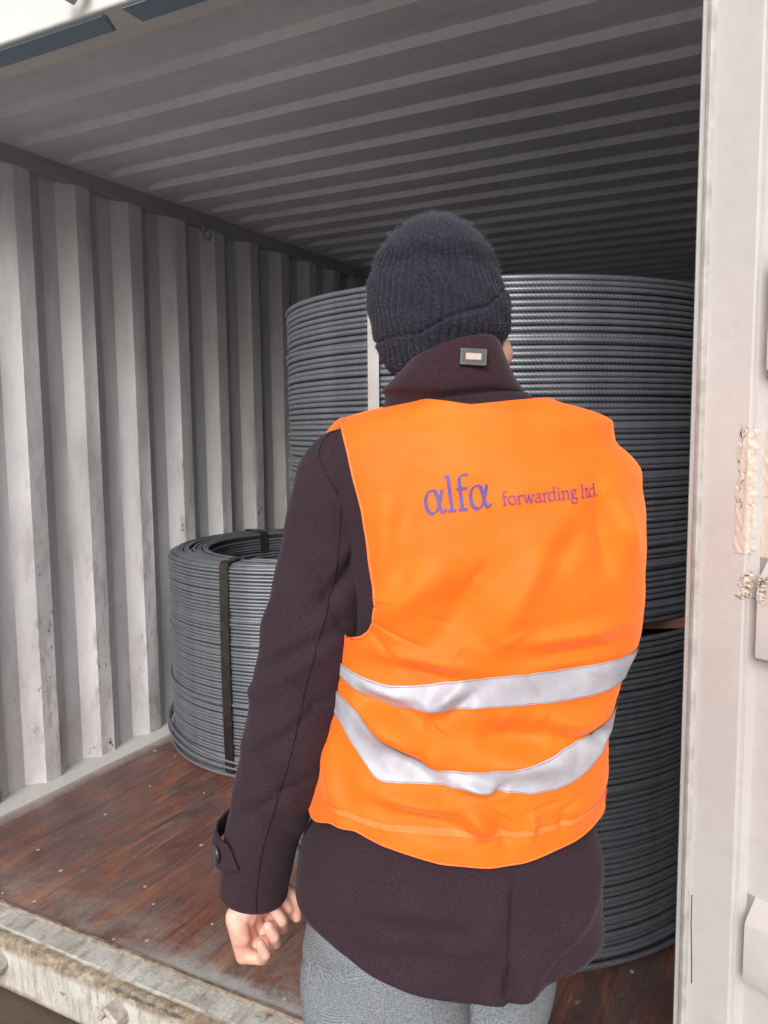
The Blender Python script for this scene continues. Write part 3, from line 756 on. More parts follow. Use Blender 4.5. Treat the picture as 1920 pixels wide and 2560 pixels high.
for U_, L_ in ((B1U, B1L), (B2U, B2L)):
    zc = np.array([(U_[0][1]+L_[0][1])/2]); zr = np.array([(U_[-1][1]+L_[-1][1])/2])
    a_ = np.linspace(-math.pi, 0, 170); x_mid = (sil(zc, -1)[0]+sil(zr, 1)[0])/2; x_h = (sil(zr, 1)[0]-sil(zc, -1)[0])/2
    xs_ = x_mid+x_h*np.cos(a_)
    lo, hi = lerp_pts(L_, xs_), lerp_pts(U_, xs_)
    pk = lambda Q: -.0012*np.abs(np.sin(Q[:, :, 0]*95+Q[:, :, 2]*60))**5
    o, Q = vest_strip('reflective_band', xs_, lo, hi, .0022, M['tape_silver'], vest, 10, pk)
    for lo2, hi2 in ((lo+.0012, lo+.0021), (hi-.0021, hi-.0012)):
        s_, _ = vest_strip('band_stitch', xs_, lo2, hi2, .0030, M['stitch'], o, 2, pk)
# hem tape, a paler stitched line above the hem
xs_ = np.linspace(-.19, .215, 160); hz = lerp_pts(HEM, xs_)
zz0 = lerp_pts([(-.20, .852), (-.158, .846), (-.10, .838), (-.02, .832), (.07, .830), (.148, .838), (.20, .850), (.22, .855)], xs_)
vest_strip('hem_tape', xs_, zz0-.004, zz0+.004, .0013, M['trim'], vest, 4)
# front panels (side seams round to the open front)
for sgn in (-1, 1):
    nz_, nt = 90, 60; Q = np.zeros((nt, nz_, 3))
    for j in range(nz_):
        v_ = j/(nz_-1); ztop = 1.405; zb = .828
        z_ = zb+(ztop-zb)*v_
        g = .035+.10*max(0, (z_-1.12)/.29)**1.3      # front opening widens to a V neck
        xl, xr, b, cy = interp(VS, np.array([z_])); cx, a = (xl[0]+xr[0])/2, (xr[0]-xl[0])/2
        # outer edge: side seam low down, armhole higher up
        ah = 0.0
        if sgn < 0 and z_ > 1.082: ah = .055*min(1, (z_-1.082)/.05)
        xo = (a+.010)-ah; th_o = math.acos(min(1, max(-1, (xo/(a+.010))**(1/E_)))) if xo < a+.010 else 0.0
        th_i = math.pi/2-math.asin(min(1, (min(g, a*.8)/(a+.01))**(1/E_)))
        for i in range(nt):
            th = th_o+(th_i-th_o)*i/(nt-1)
            X_, Y_ = body_pt(np.array([th]), np.array([z_]), .012)
            x = X_[0] if sgn > 0 else 2*cx-X_[0]
            Q[i, j] = (x, Y_[0]+.003*math.sin(x*40+z_*20), wz(z_))
    o = grid('front_panel', Q, M['vest'], vest, smooth=True, flip=(sgn < 0))
    so = o.modifiers.new('thick', 'SOLIDIFY'); so.thickness = .0016; so.offset = 1
    for zb_, zt_ in ((1.02, 1.065), (.93, .975)):
        j0 = int((zb_-.828)/(1.405-.828)*(nz_-1)); j1 = int((zt_-.828)/(1.405-.828)*(nz_-1))
        q = Q[:, j0:j1+1].copy(); q[:, :, 1] += .0035; q[:, :, 0] += .002*sgn
        grid('reflective_band', q, M['tape_silver'], vest, smooth=True, flip=(sgn < 0))
# folded front flap over the left shoulder
nf_, mf_ = 24, 8; Q = np.zeros((nf_, mf_, 3))
for i in range(nf_):
    t = i/(nf_-1)
    for j in range(mf_):
        s = j/(mf_-1)
        x = -.158-.056*t+.006*s; z_ = 1.393-.034*t-.010*(t-.5)**2+.006*math.sin(t*5)-.016*s*(1-.55*t)
        y_ = .015+.07*t-.035*s-.012*math.sin(s*3.1)
        Q[i, j] = (x, y_, wz(z_))
o = grid('shoulder_flap', Q, M['vest'], vest, smooth=True); so = o.modifiers.new('t', 'SOLIDIFY'); so.thickness = .0016

# ---- lettering on the vest: pen-drawn glyph strokes mapped onto the fabric
def bez(p, n=14):
    p = [Vector(q) for q in p]; out = []
    for i in range(n+1):
        t = i/n
        if len(p) == 4: q = p[0]*(1-t)**3+p[1]*3*t*(1-t)**2+p[2]*3*t*t*(1-t)+p[3]*t**3
        elif len(p) == 3: q = p[0]*(1-t)**2+p[1]*2*t*(1-t)+p[2]*t*t
        else: q = p[0]*(1-t)+p[1]*t
        out.append(q)
    return out
# glyph strokes: list of (points, thick, thin) in units of x-height; y up; pen angle 25 deg
def chain(*segs):
    out = []
    for s in segs:
        b_ = bez([(*q, 0) if len(q) == 2 else q for q in s]); out += b_ if not out else b_[1:]
    return out
G = {}
G['alpha'] = (1.12, [chain([(.97, 1.02), (.86, .62), (.66, -.02), (.36, -.02)], [(.36, -.02), (.12, -.02), (.04, .22), (.04, .46)], [(.04, .46), (.04, .78), (.22, 1.02), (.46, 1.02)],
                           [(.46, 1.02), (.74, 1.02), (.70, .30), (.80, .08)], [(.80, .08), (.86, -.05), (.98, -.02), (1.08, .14)])])
G['l'] = (.56, [chain([(.24, 1.98), (.25, .02)]), chain([(.04, 1.88), (.16, 1.90), (.25, 1.97)]), chain([(.04, .015), (.48, .015)])])
G['f'] = (.70, [chain([(.24, .02), (.24, 1.4)], [(.24, 1.4), (.24, 1.80), (.42, 2.02), (.74, 1.86)]), chain([(.04, .015), (.52, .015)]), chain([(.05, .96), (.60, .96)])])
G['o'] = (1.0, [chain([(.46, 1.), (.08, .98), (.0, .62), (.06, .40)], [(.06, .40), (.14, -.08), (.86, -.16), (.88, .50)], [(.88, .50), (.86, .86), (.66, 1.0), (.46, 1.0)])])
G['r'] = (.70, [chain([(.24, .98), (.24, .02)]), chain([(.04, .90), (.24, .98)]), chain([(.04, .015), (.46, .015)]), chain([(.24, .70), (.34, .98), (.52, 1.04), (.68, .90)])])
G['w'] = (1.38, [chain([(.12, .97), (.42, .0)]), chain([(.42, .0), (.70, .92)]), chain([(.64, .97), (.94, .0)]), chain([(.94, .0), (1.24, .97)]), chain([(.0, .98), (.28, .98)]), chain([(1.10, .98), (1.36, .98)]), chain([(.52, .98), (.76, .98)])])
G['a'] = (.86, [chain([(.12, .80), (.30, 1.08), (.60, 1.06), (.60, .72)], [(.60, .72), (.60, .16)], [(.60, .16), (.62, .0), (.76, .0), (.86, .08)]), chain([(.60, .60), (.08, .50), (.02, .30), (.10, .08)], [(.10, .08), (.24, -.08), (.48, .04), (.60, .20)])])
G['d'] = (1.02, [chain([(.76, 1.92), (.76, .10)]), chain([(.58, 1.84), (.76, 1.93)]), chain([(.76, .10), (.90, .04)]), chain([(.76, .88), (.56, 1.06), (.06, 1.06), (.06, .46)], [(.06, .46), (.06, -.06), (.50, -.14), (.76, .20)])])
G['i'] = (.50, [chain([(.25, .98), (.25, .02)]), chain([(.06, .90), (.25, .98)]), chain([(.05, .015), (.46, .015)]), chain([(.12, 1.62), (.38, 1.62)]), chain([(.16, 1.52), (.34, 1.52)]), chain([(.14, 1.57), (.36, 1.57)])])
G['n'] = (1.08, [chain([(.24, .98), (.24, .02)]), chain([(.04, .90), (.24, .98)]), chain([(.06, .015), (.44, .015)]), chain([(.24, .74), (.44, 1.04), (.82, 1.10), (.82, .62)], [(.82, .62), (.82, .02)]), chain([(.64, .015), (1.02, .015)])])
G['g'] = (.92, [chain([(.40, 1.0), (.12, 1.0), (.08, .44), (.38, .40)], [(.38, .40), (.72, .42), (.72, .98), (.40, 1.0)]), chain([(.28, .42), (.04, .26), (.14, .10), (.44, .06)], [(.44, .06), (.98, .0), (.90, -.58), (.40, -.58)], [(.40, -.58), (-.06, -.56), (.0, -.12), (.34, .04)]), chain([(.62, .90), (.86, .94)])])
G['t'] = (.62, [chain([(.26, 1.36), (.26, .24)], [(.26, .24), (.26, -.02), (.42, -.04), (.58, .10)]), chain([(.02, .96), (.54, .96)])])
G['.'] = (.34, [chain([(.06, .08), (.26, .08)]), chain([(.10, .14), (.22, .14)]), chain([(.10, .03), (.22, .03)])])
def stroke_mesh(pts, thick, thin, pen=R(28)):
    nib = Vector((math.cos(pen), math.sin(pen), 0)); A, B = [], []
    n_ = len(pts)
    for i, p in enumerate(pts):
        d = (pts[min(i+1, n_-1)]-pts[max(i-1, 0)]); d.normalize()
        w = thin+(thick-thin)*abs(d.cross(nib).z); nrm = Vector((-d.y, d.x, 0))
        A.append(p+nrm*w/2); B.append(p-nrm*w/2)
    return A, B
def asc(y): return 1+(y-1)*.62 if y > 1 else y
def write(word, ox, oz, hx, ang, mat, thick, thin, name, xscale=1.0, italic=0.):
    m_ = MB(); cur = 0.; ca, sa = math.cos(ang), math.sin(ang)
    for ch in word:
        w, strokes = G[ch]
        for k, st in enumerate(strokes):
            A, B = stroke_mesh(st, thick, thin); V = []
            for p in A+B:
                px_ = (cur+p.x)*hx*xscale; pz_ = asc(p.y)*hx
                lx = ox+px_*ca-pz_*sa; lz = oz+px_*sa+pz_*ca
                V.append((lx, lz))
            lx = np.array([q[0] for q in V]); lz = np.array([q[1] for q in V])
            X_, Y_ = vest_surf(lx, lz); n_ = len(A)
            m_.add([(X_[i], Y_[i]-.0020-.00012*k, wz(lz[i])) for i in range(2*n_)], [(i, i+1, n_+i+1, n_+i) for i in range(n_-1)])
        cur += w
    o = m_.build(name, mat, vest); return cur*hx*xscale
def mk(pts): return pts
xs0 = .0205
write(['alpha', 'l', 'f', 'alpha'], -.054, 1.2635, .0285, R(6.2), M['print'], .21, .06, 'lettering', .86)
write(list('forwarding'), .0445, 1.2735, .0112, R(5.0), M['print_small'], .20, .10, 'lettering', 1.0)
write(list('ltd.'), .1475, 1.2815, .0112, R(3), M['print_small'], .20, .10, 'lettering', .98)

# ---- coat
coat = empty('coat', (0, 0, 0), 0, person)
CS = [(.50, -.258, .218, .160, .0), (.56, -.258, .218, .160, .0), (.62, -.250, .218, .160, .0), (.68, -.250, .217, .157, .0), (.74, -.239, .214, .150, .0), (.80, -.208, .200, .138, .0), (.87, -.190, .195, .130, .0),
      (.93, -.180, .195, .124, .0), (1.0, -.165, .198, .121, .0), (1.10, -.156, .210, .127, .0), (1.20, -.168, .225, .130, .0), (1.28, -.186, .222, .128, .004), (1.33, -.188, .200, .120, .008),
      (1.362, -.176, .180, .108, .010), (1.386, -.146, .160, .100, .010), (1.402, -.108, .130, .094, .006), (1.412, -.095, .112, .092, .004), (1.422, -.085, .10, .090, .002)]
CF = [(-.10, .73, .03, .715, .016, .007), (-.16, .70, .0, .69, .014, -.006), (.02, .70, .06, .74, .014, .006), (-.14, .66, .02, .655, .016, -.007), (-.05, .64, .05, .70, .016, .006), (-.20, .76, -.12, .66, .02, .006), (.12, .64, .20, .72, .018, .006),
      (.10, .60, .16, .66, .014, -.006), (-.18, .64, -.04, .60, .018, .006), (.0, .58, .04, .66, .012, -.004)]
nt, nz_ = 220, 110
th = np.linspace(-math.pi*1.5, math.pi*.5, nt+1)[:-1]
CH = [(-.30, 0.7020), (-.262, 0.6900), (-.235, 0.6720), (-.20, 0.6600), (-.15, 0.6400), (-.10, 0.6230), (-.055, 0.6040), (0, 0.5920), (.04, 0.5900), (.053, 0.5920), (.072, 0.5980), (.13, 0.6100), (.19, 0.6180), (.235, 0.6080), (.30, 0.6030)]
P = np.zeros((nt, nz_, 3))
for j in range(nz_):
    v_ = j/(nz_-1)
    zmid = np.full(nt, .60+(1.422-.60)*v_)
    x0, y0 = body_pt(th, zmid, 0, CS)
    hb = np.where(y0 < 0, lerp_pts(CH, x0), lerp_pts([(-.27, .66), (0, .62), (.24, .575)], x0))
    z_ = hb*(1-v_)+1.422*v_
    X_, Y_ = body_pt(th, z_, 0, CS)
    nx_, ny_ = np.cos(th), np.sin(th)
    h = np.where(Y_ < 0, 1.7*fold_field(X_, z_, CF), 0)+.0025*np.sin(X_*26+z_*19)*np.sin(z_*23-X_*11)
    # centre-back vent: right side slides out over a step, opening near the hem
    xv = .058-.012*(.77-z_)/.2
    dx_ = X_-xv
    ven = np.where((Y_ < 0) & (z_ < .80), 1.0, 0.0)*np.clip((.80-z_)/.03, 0, 1)
    h = h+ven*(.0035*np.exp(-np.clip(-dx_, 0, 1)/.030)*(dx_ < 0)-.0030*np.exp(-np.clip(dx_, 0, 1)/.02)*(dx_ >= 0))
    bulge = np.where((Y_ < 0), np.exp(-((dx_-.030)/.020)**2)*np.clip((.67-z_)/.06, 0, 1)*.014, 0); h = h+bulge
    gap = np.where((Y_ < 0), np.exp(-((dx_-.006)/.009)**2)*np.clip((.655-z_)/.03, 0, 1)*np.clip((z_-.590)/.02, 0, 1)*.016, 0); h = h-gap
    P[:, j, 0] = X_+h*nx_; P[:, j, 1] = Y_+h*ny_; P[:, j, 2] = wz(z_)
o = grid('coat_body', P, M['coat'], coat, cu=True, smooth=True)
so = o.modifiers.new('t', 'SOLIDIFY'); so.thickness = .004; so.offset = -1
# vent edge line
def coat_back(x, z, off=.001):
    x = np.atleast_1d(np.array(x, float)); z = np.atleast_1d(np.array(z, float)); t_ = th_for_x(x, z, 0, CS); X_, Y_ = body_pt(t_, z, 0, CS)
    h = fold_field(X_, z, CF)
    return [(float(a), float(b-c-off), wz(float(d))) for a, b, c, d in zip(X_, Y_, h, z)]
zv = np.linspace(.603, .80, 30)
edge_tube('vent_edge', coat_back(.058-.012*(.77-zv)/.2, zv, .0022), .0011, M['seam'], coat)

# sleeves: swept rings, horizontal-ish, radius in x and y
def sleeve(pts, name, hem_drop=0., folds=(), n=120, m=72):
    a = np.array(pts); t = np.linspace(0, 1, len(a)); q = np.linspace(0, 1, n)
    # catmull style smooth resample
    cols = []
    for c_ in range(a.shape[1]):
        mm = np.gradient(a[:, c_], t); i = np.clip(np.searchsorted(t, q)-1, 0, len(t)-2); h = t[i+1]-t[i]; u = (q-t[i])/h
        cols.append((2*u**3-3*u**2+1)*a[i, c_]+(u**3-2*u**2+u)*h*mm[i]+(-2*u**3+3*u**2)*a[i+1, c_]+(u**3-u**2)*h*mm[i+1])
    S = np.array(cols).T; P = np.zeros((n, m, 3)); ctr = S[:, :3]
    d = np.gradient(ctr, axis=0); d /= np.linalg.norm(d, axis=1)[:, None]
    for i in range(n):
        D = Vector(d[i]); b_ = Vector((0, 1, 0)); b_ = (b_-D*b_.dot(D)).normalized(); a_ = b_.cross(D).normalized()
        if a_.x < 0: a_ = -a_
        for j in range(m):
            ph = 2*math.pi*j/m; c_, s_ = math.cos(ph), math.sin(ph)
            p = Vector(ctr[i])+a_*(S[i, 3]*c_)+b_*(S[i, 4]*s_)
            h = 0.0
            if s_ < .35 or True:
                for (z0, ph0, wz_, wp_, sl, am) in folds:
                    dz = (p.z-DZ)-z0-sl*((ph-ph0+math.pi) % (2*math.pi)-math.pi)*.07; dp = ((ph-ph0+math.pi) % (2*math.pi)-math.pi)
                    h += (2.1 if am < 0 else 1.2)*am*math.exp(-(dz/wz_)**2-(dp/wp_)**2)
            h += .0016*math.sin(ph*3+p.z*31)*math.sin(p.z*47+ph)
            p = p+(a_*c_+b_*s_)*h
            P[i, j] = p
    return P, S
SL = [(-.150, .014, wz(1.352), .022, .040), (-.172, .012, wz(1.338), .038, .052), (-.181, .009, wz(1.310), .053, .062), (-.187, .004, wz(1.257), .062, .070), (-.198, -.004, wz(1.153), .073, .072), (-.224, -.012, wz(1.048), .070, .068), (-.246, -.014, wz(.941), .0695, .066), (-.276, -.006, wz(.831), .0645, .062),
      (-.298, .004, wz(.760), .0585, .058), (-.313, .012, wz(.690), .0535, .053), (-.318, .018, wz(.655), .0515, .051)]
sf = [(.955, -1.45, .009, .9, .9, -.006), (.965, -1.2, .010, .7, .9, .004), (.845, -1.5, .009, .8, .7, -.005), (1.13, -1.3, .010, .6, -1.2, -.005), (1.05, -2.0, .012, .9, .6, -.007), (1.03, -1.9, .012, .9, .6, .006), (.985, -1.2, .014, .8, -.8, -.006), (.90, -1.3, .016, .9, -.5, .005), (.87, -1.7, .012, .8, -.7, -.006), (1.12, -2.6, .02, .7, 1.0, .005), (1.17, -1.1, .02, .6, 1.3, -.006), (1.22, -.9, .018, .5, 1.5, .005), (.79, -1.3, .013, .9, -.5, -.0045), (1.00, -2.7, .02, .5, 0, .005), (.935, -2.2, .012, .8, .5, .004)]
P, S = sleeve(SL, 'sleeve', 0, sf)
o = grid('sleeve', P, M['coat'], coat, cv=True, smooth=True); slv = o
so = o.modifiers.new('t', 'SOLIDIFY'); so.thickness = .0035; so.offset = -1
bm = bmesh.new(); bm.from_mesh(o.data); bmesh.ops.recalc_face_normals(bm, faces=bm.faces); bm.to_mesh(o.data); bm.free()
# seams on the sleeve: armhole seam and long back seam
def on_sleeve(i, ph, off=.0008):
    j = (ph/(2*math.pi) % 1.0)*72; j0 = int(j) % 72; j1 = (j0+1) % 72; f_ = j-int(j)
    p = Vector(P[i, j0])*(1-f_)+Vector(P[i, j1])*f_; c_ = Vector(S[i, :3]); return p+(p-c_).normalized()*off
edge_tube('sleeve_seam', [on_sleeve(i, 2*math.pi-1.37+.10*math.sin(i/18.)) for i in range(30, 120)], .0011, M['seam'], slv)
edge_tube('armhole_seam', [on_sleeve(int(6+26*t_), 2*math.pi-2.75+1.38*t_) for t_ in np.linspace(0, 1, 27)], .0010, M['seam'], slv)
edge_tube('armhole_seam', [on_sleeve(int(31+16*t_), 2*math.pi-1.37+.95*t_) for t_ in np.linspace(0, 1, 17)], .0010, M['seam'], slv)
edge_tube('cuff_edge', [Vector(P[-1, j % 72])+(Vector(P[-1, j % 72])-Vector(S[-1, :3])).normalized()*-.001 for j in range(73)], .0024, M['coat'], slv)
# cuff tab: a strap standing off the outer side of the sleeve, pointed end and button towards the back
def tab_pt(u, v_):
    ph = math.pi*(.70+.68*u); zc = .772-.046*u; hg = .034+.018*u
    if u > .80: hg *= max(.04, (1-u)/.20)
    zz2 = zc+(v_-.5)*hg
    i = int(np.argmin(np.abs(S[:, 2]-wz(zz2)))); q = on_sleeve(i, ph, .0035); c_ = Vector(S[i, :3])
    q = q+(q-c_).normalized()*.015*math.sin(math.pi*np.clip(u/.85, 0, 1)); q.z = wz(zz2); return q
Q = np.array([[tuple(tab_pt(u, v_)) for v_ in np.linspace(0, 1, 8)] for u in np.linspace(0, 1, 40)])
o = grid('cuff_tab', Q, M['coat'], slv, smooth=True); so = o.modifiers.new('t', 'SOLIDIFY'); so.thickness = .0035; so.offset = 0
bp = Vector(tab_pt(.68, .5)); i_ = int(np.argmin(np.abs(S[:, 2]-bp.z))); bn = (bp-Vector(S[i_, :3])); bn.z = 0; bn.normalize()
m_ = MB(); m_.tube([bp+bn*.001, bp+bn*.003, bp+bn*.0055, bp+bn*.0065], [.0120, .0135, .0130, .0105], 24)
m_.tube([bp+bn*.0060, bp+bn*.0045], [.0085, .0080], 20)
m_.build('button', M['button'], slv, True)
# right sleeve, bent forward in front of the body
SR = [(.135, .02, wz(1.345), .024, .040), (.155, .022, wz(1.33), .038, .050), (.168, .025, wz(1.30), .048, .060), (.178, .035, wz(1.20), .054, .062), (.180, .06, wz(1.10), .056, .062), (.180, .10, wz(1.045), .055, .056), (.170, .18, wz(1.03), .052, .052), (.145, .25, wz(1.04), .047, .050), (.135, .275, wz(1.045), .045, .048)]
Pr, Sr = sleeve(SR, 'sleeve', 0, sf[:4], 90)
o = grid('sleeve', Pr, M['coat'], coat, cv=True, smooth=True)
bm = bmesh.new(); bm.from_mesh(o.data); bmesh.ops.recalc_face_normals(bm, faces=bm.faces); bm.to_mesh(o.data); bm.free()
so = o.modifiers.new('t', 'SOLIDIFY'); so.thickness = .0035; so.offset = -1
# collar: standing fall collar with rolled top edge
nc = 120; tc_ = np.linspace(-math.pi*1.38, math.pi*.38, nc)
secs = [(1.396, -.112, .115, .084, .008, 0.), (1.410, -.104, .102, .090, .004, 0), (1.4225, -.104, .092, .096, .003, .0), (1.4245, -.113, .097, .1055, .002, .0), (1.446, -.102, .083, .107, .000, .3), (1.468, -.088, .071, .105, .000, .6), (1.486, -.076, .063, .102, .000, .9), (1.4935, -.072, .060, .099, .001, 1.0), (1.494, -.068, .056, .095, .001, 1.0), (1.486, -.065, .053, .092, .001, .95), (1.45, -.064, .055, .089, .001, .5)]
P2 = np.zeros((nc, len(secs), 3))
for j, (z, xl, xr, b, cy, k) in enumerate(secs):
    for i, t_ in enumerate(tc_):
        cx, a = (xl+xr)/2, (xr-xl)/2; c_, s_ = math.cos(t_), math.sin(t_)
        x = cx+a*math.copysign(abs(c_)**.85, c_); y_ = cy+b*math.copysign(abs(s_)**.85, s_)
        zt_ = z+k*(-.030*max(0, -(x-.0)/.09)**1.6+.004*(x/.06)-.012*max(0, (x-.035)/.03)**2-.030*max(0, s_)) 
        P2[i, j] = (x, y_, wz(zt_+.002*math.sin(x*50)))
o = grid('collar', P2, M['collar'], coat, smooth=True)
sb = o.modifiers.new('s', 'SUBSURF'); sb.levels = 1; sb.render_levels = 2
so = o.modifiers.new('t', 'SOLIDIFY'); so.thickness = .003; so.offset = -1
edge_tube('collar_seam', [(P2[i, 2, 0], P2[i, 2, 1]-.002, P2[i, 2, 2]+.001) for i in range(20, 100)], .0011, M['seam'], o)
# leather label on the collar
lab = empty('collar_label', (.010, -.002, wz(1.4485)), 0, coat)
xc_ = .013; yb_ = -.1062
def label_box(name, hw, hh, y0, y1, mat, rot=R(-3)):
    m_ = MB(); m_.box(-hw, hw, y0, y1, -hh, hh); o = m_.build(name, mat, lab, False, .0012); o.rotation_euler = (R(-9), rot, 0); return o
label_box('leather_patch', .0178, .0115, yb_-.0035, yb_+.004, M['leather'], R(4))
label_box('metal_plate', .0105, .0048, yb_-.0052, yb_, M['plate'], R(4))
m_ = MB()
for x0, x1, z0, z1 in ((-.0162, .0162, .0098, .0102), (-.0162, .0162, -.0102, -.0098), (-.0164, -.0160, -.0102, .0102), (.0160, .0164, -.0102, .0102)):
    m_.box(x0, x1, yb_-.0040, yb_-.003, z0, z1)
o = m_.build('patch_stitching', M['stitch'], lab); o.rotation_euler = (R(-9), R(4), 0)

# ---- beanie
HS = [(1.455, -.088, .048, .095, .050), (1.464, -.096, .054, .101, .048), (1.48, -.106, .061, .108, .046), (1.497, -.113, .066, .114, .045), (1.514, -.1155, .0735, .121, .046), (1.53, -.119, .0755, .122, .046), (1.555, -.1255, .0755, .123, .046), (1.580, -.1265, .069, .122, .048),
      (1.60, -.1215, .063, .118, .048), (1.623, -.1135, .0525, .110, .032), (1.645, -.099, .038, .096, .034), (1.660, -.082, .021, .078, .036), (1.670, -.065, .004, .056, .038), (1.676, -.049, -.012, .034, .04), (1.6785, -.036, -.024, .010, .04), (1.679, -.031, -.029, .0008, .04)]
a = np.array(HS); ts = np.linspace(0, 1, len(a)); q = np.linspace(0, 1, 170); cols = []
for c_ in range(5):
    mm = np.gradient(a[:, c_], ts); i = np.clip(np.searchsorted(ts, q)-1, 0, len(ts)-2); h = ts[i+1]-ts[i]; u = (q-ts[i])/h
    cols.append((2*u**3-3*u**2+1)*a[i, c_]+(u**3-2*u**2+u)*h*mm[i]+(-2*u**3+3*u**2)*a[i+1, c_]+(u**3-u**2)*h*mm[i+1])
HR = np.array(cols).T; nh = 960; P3 = np.zeros((nh, len(HR), 3)); ths = np.linspace(0, 2*math.pi, nh+1)[:-1]
for j, (z, xl, xr, b, cy) in enumerate(HR):
    cx, aa = (xl+xr)/2, (xr-xl)/2
    fold_z = np.interp(cx+aa*np.cos(ths), [-.12, -.055, -.02, .035, .065, .08], [1.498, 1.500, 1.519, 1.536, 1.566, 1.585])      # turned-up cuff rises to the right
    tt = ths+.5*(1.6-z)*1.2*0
    crown = np.clip((1.665-z)/.06, 0, 1)
    lean = 2.2*(z-1.55)
    rib = np.abs(np.sin((ths+lean*np.cos(ths*1.0)+.022*np.sin(ths*5+z*45)+.015*np.sin(z*90+ths*2))*27))**.45
    h = (.0048*rib*crown*(.55+.45*np.clip((1.60-z)/.06, 0, 1)))
    h = h+.0022*np.sin(ths*7+z*60)*np.sin(z*80+ths*3)*crown+.0007*np.sin(z*1500+np.sin(ths*54)*1.5)*crown
    cuff = np.clip((fold_z-z)/.004, 0, 1)
    h = h+cuff*.0012-np.exp(-((z-fold_z-.002)/.003)**2)*.0038
    sag = np.exp(-((z-1.520)/.016)**2)*np.clip(-np.cos(ths-.9), 0, 1)*.003; h = h+sag
    P3[:, j, 0] = cx+(aa+h)*np.cos(ths); P3[:, j, 1] = cy+(b+h)*np.sin(ths)
    zf = z+np.clip(np.sin(ths), 0, 1)**2*.105*np.clip((1.60-z)/.15, 0, 1)
    P3[:, j, 2] = wz(zf)
hat = grid('beanie', P3, M['hat'], person, cu=True, smooth=True)
# wool fuzz standing off the knit
m_ = MB(); fz = np.random.default_rng(5); V = []; Fc = []
for k in range(15000):
    i = fz.integers(0, nh); j = fz.integers(4, len(HR)-2); p = P3[i, j]; c_ = np.array([(HR[j, 1]+HR[j, 2])/2, HR[j, 4], wz(HR[j, 0])-.02-.04*(HR[j, 0] > 1.62)])
    nrm = p-c_; nrm /= np.linalg.norm(nrm); d = nrm*fz.uniform(.3, 1.)+fz.normal(0, .8, 3); d /= np.linalg.norm(d); ln = fz.uniform(.002, .0065)*(1.4 if HR[j, 0] > 1.6 else 1)
    s = np.cross(d, nrm); s = s/(np.linalg.norm(s)+1e-6)*.00016; mid = p+d*ln*.5+nrm*ln*.25; tip = p+d*ln+fz.normal(0, .0006, 3)
    b0 = len(V); V += [p-s, p+s, mid+s, mid-s, tip]; Fc += [(b0, b0+1, b0+2, b0+3), (b0+3, b0+2, b0+4)]
M['fuzz'] = m_simple('navy_fuzz', (.045, .048, .068), (.10, .105, .13), 300, .9, 0, 0)
tag(mesh('wool_fuzz', V, Fc, M['fuzz'], hat), kind='stuff')

# ---- trousers
trs = empty('trousers', (0, 0, 0), 0, person)
def loft(name, secs, mat, parent, m=96, folds=None, n=80):
    a = np.array(secs); t = np.linspace(0, 1, len(a)); q = np.linspace(0, 1, n); cols = []
    for c_ in range(5):
        mm = np.gradient(a[:, c_], t); i = np.clip(np.searchsorted(t, q)-1, 0, len(t)-2); h = t[i+1]-t[i]; u = (q-t[i])/h
        cols.append((2*u**3-3*u**2+1)*a[i, c_]+(u**3-2*u**2+u)*h*mm[i]+(-2*u**3+3*u**2)*a[i+1, c_]+(u**3-u**2)*h*mm[i+1])
    S_ = np.array(cols).T; P_ = np.zeros((n, m, 3)); ph = np.linspace(0, 2*math.pi, m+1)[:-1]
    for i in range(n):
        cx, cy, z, ra, rb = S_[i]; h = .004*np.sin(ph*2+z*14)*np.sin(z*21+ph)+.0035*np.sin(z*34+ph*3)-.009*np.exp(-((np.sin(ph*.5+z*7+.4))/.10)**2)*np.clip(np.sin(z*13+1), -.3, 1)-.006*np.exp(-((np.sin(ph*.5-z*11))/.08)**2)
        P_[i, :, 0] = cx+(ra+h)*np.cos(ph); P_[i, :, 1] = cy+(rb+h)*np.sin(ph); P_[i, :, 2] = z
    return grid(name, P_, mat, parent, cv=True, smooth=True, flip=False)
legL = [(-.112, -.0, wz(.78), .09, .100), (-.113, -.0, wz(.70), .115, .112), (-.113, -.006, wz(.60), .126, .114), (-.113, -.018, wz(.45), .124, .112), (-.112, -.01, wz(.25), .100, .098), (-.110, .0, wz(.05), .090, .092), (-.108, .0, .06, .088, .094), (-.108, 0, .025, .090, .098)]
legR = [(.060, .05, wz(.78), .10, .110), (.060, .06, wz(.70), .112, .125), (.060, .07, wz(.60), .108, .122), (.062, .07, wz(.45), .100, .112), (.064, .07, wz(.25), .092, .098), (.066, .07, wz(.05), .086, .092), (.068, .07, .06, .085, .094), (.068, .07, .025, .088, .098)]
for nm, l_ in (('trouser_leg', legL), ('trouser_leg', legR)):
    o = loft(nm, l_, M['trousers'], trs)
    bm = bmesh.new(); bm.from_mesh(o.data); bmesh.ops.recalc_face_normals(bm, faces=bm.faces); bm.to_mesh(o.data); bm.free()
o = loft('trouser_seat', [(-.025, .01, wz(1.0), .15, .095), (-.025, .01, wz(.86), .165, .108), (-.025, .01, wz(.74), .185, .115), (-.025, .015, wz(.67), .15, .10), (-.025, .02, wz(.655), .04, .03)], M['trousers'], trs, n=40)
bm = bmesh.new(); bm.from_mesh(o.data); bmesh.ops.recalc_face_normals(bm, faces=bm.faces); bm.to_mesh(o.data); bm.free()
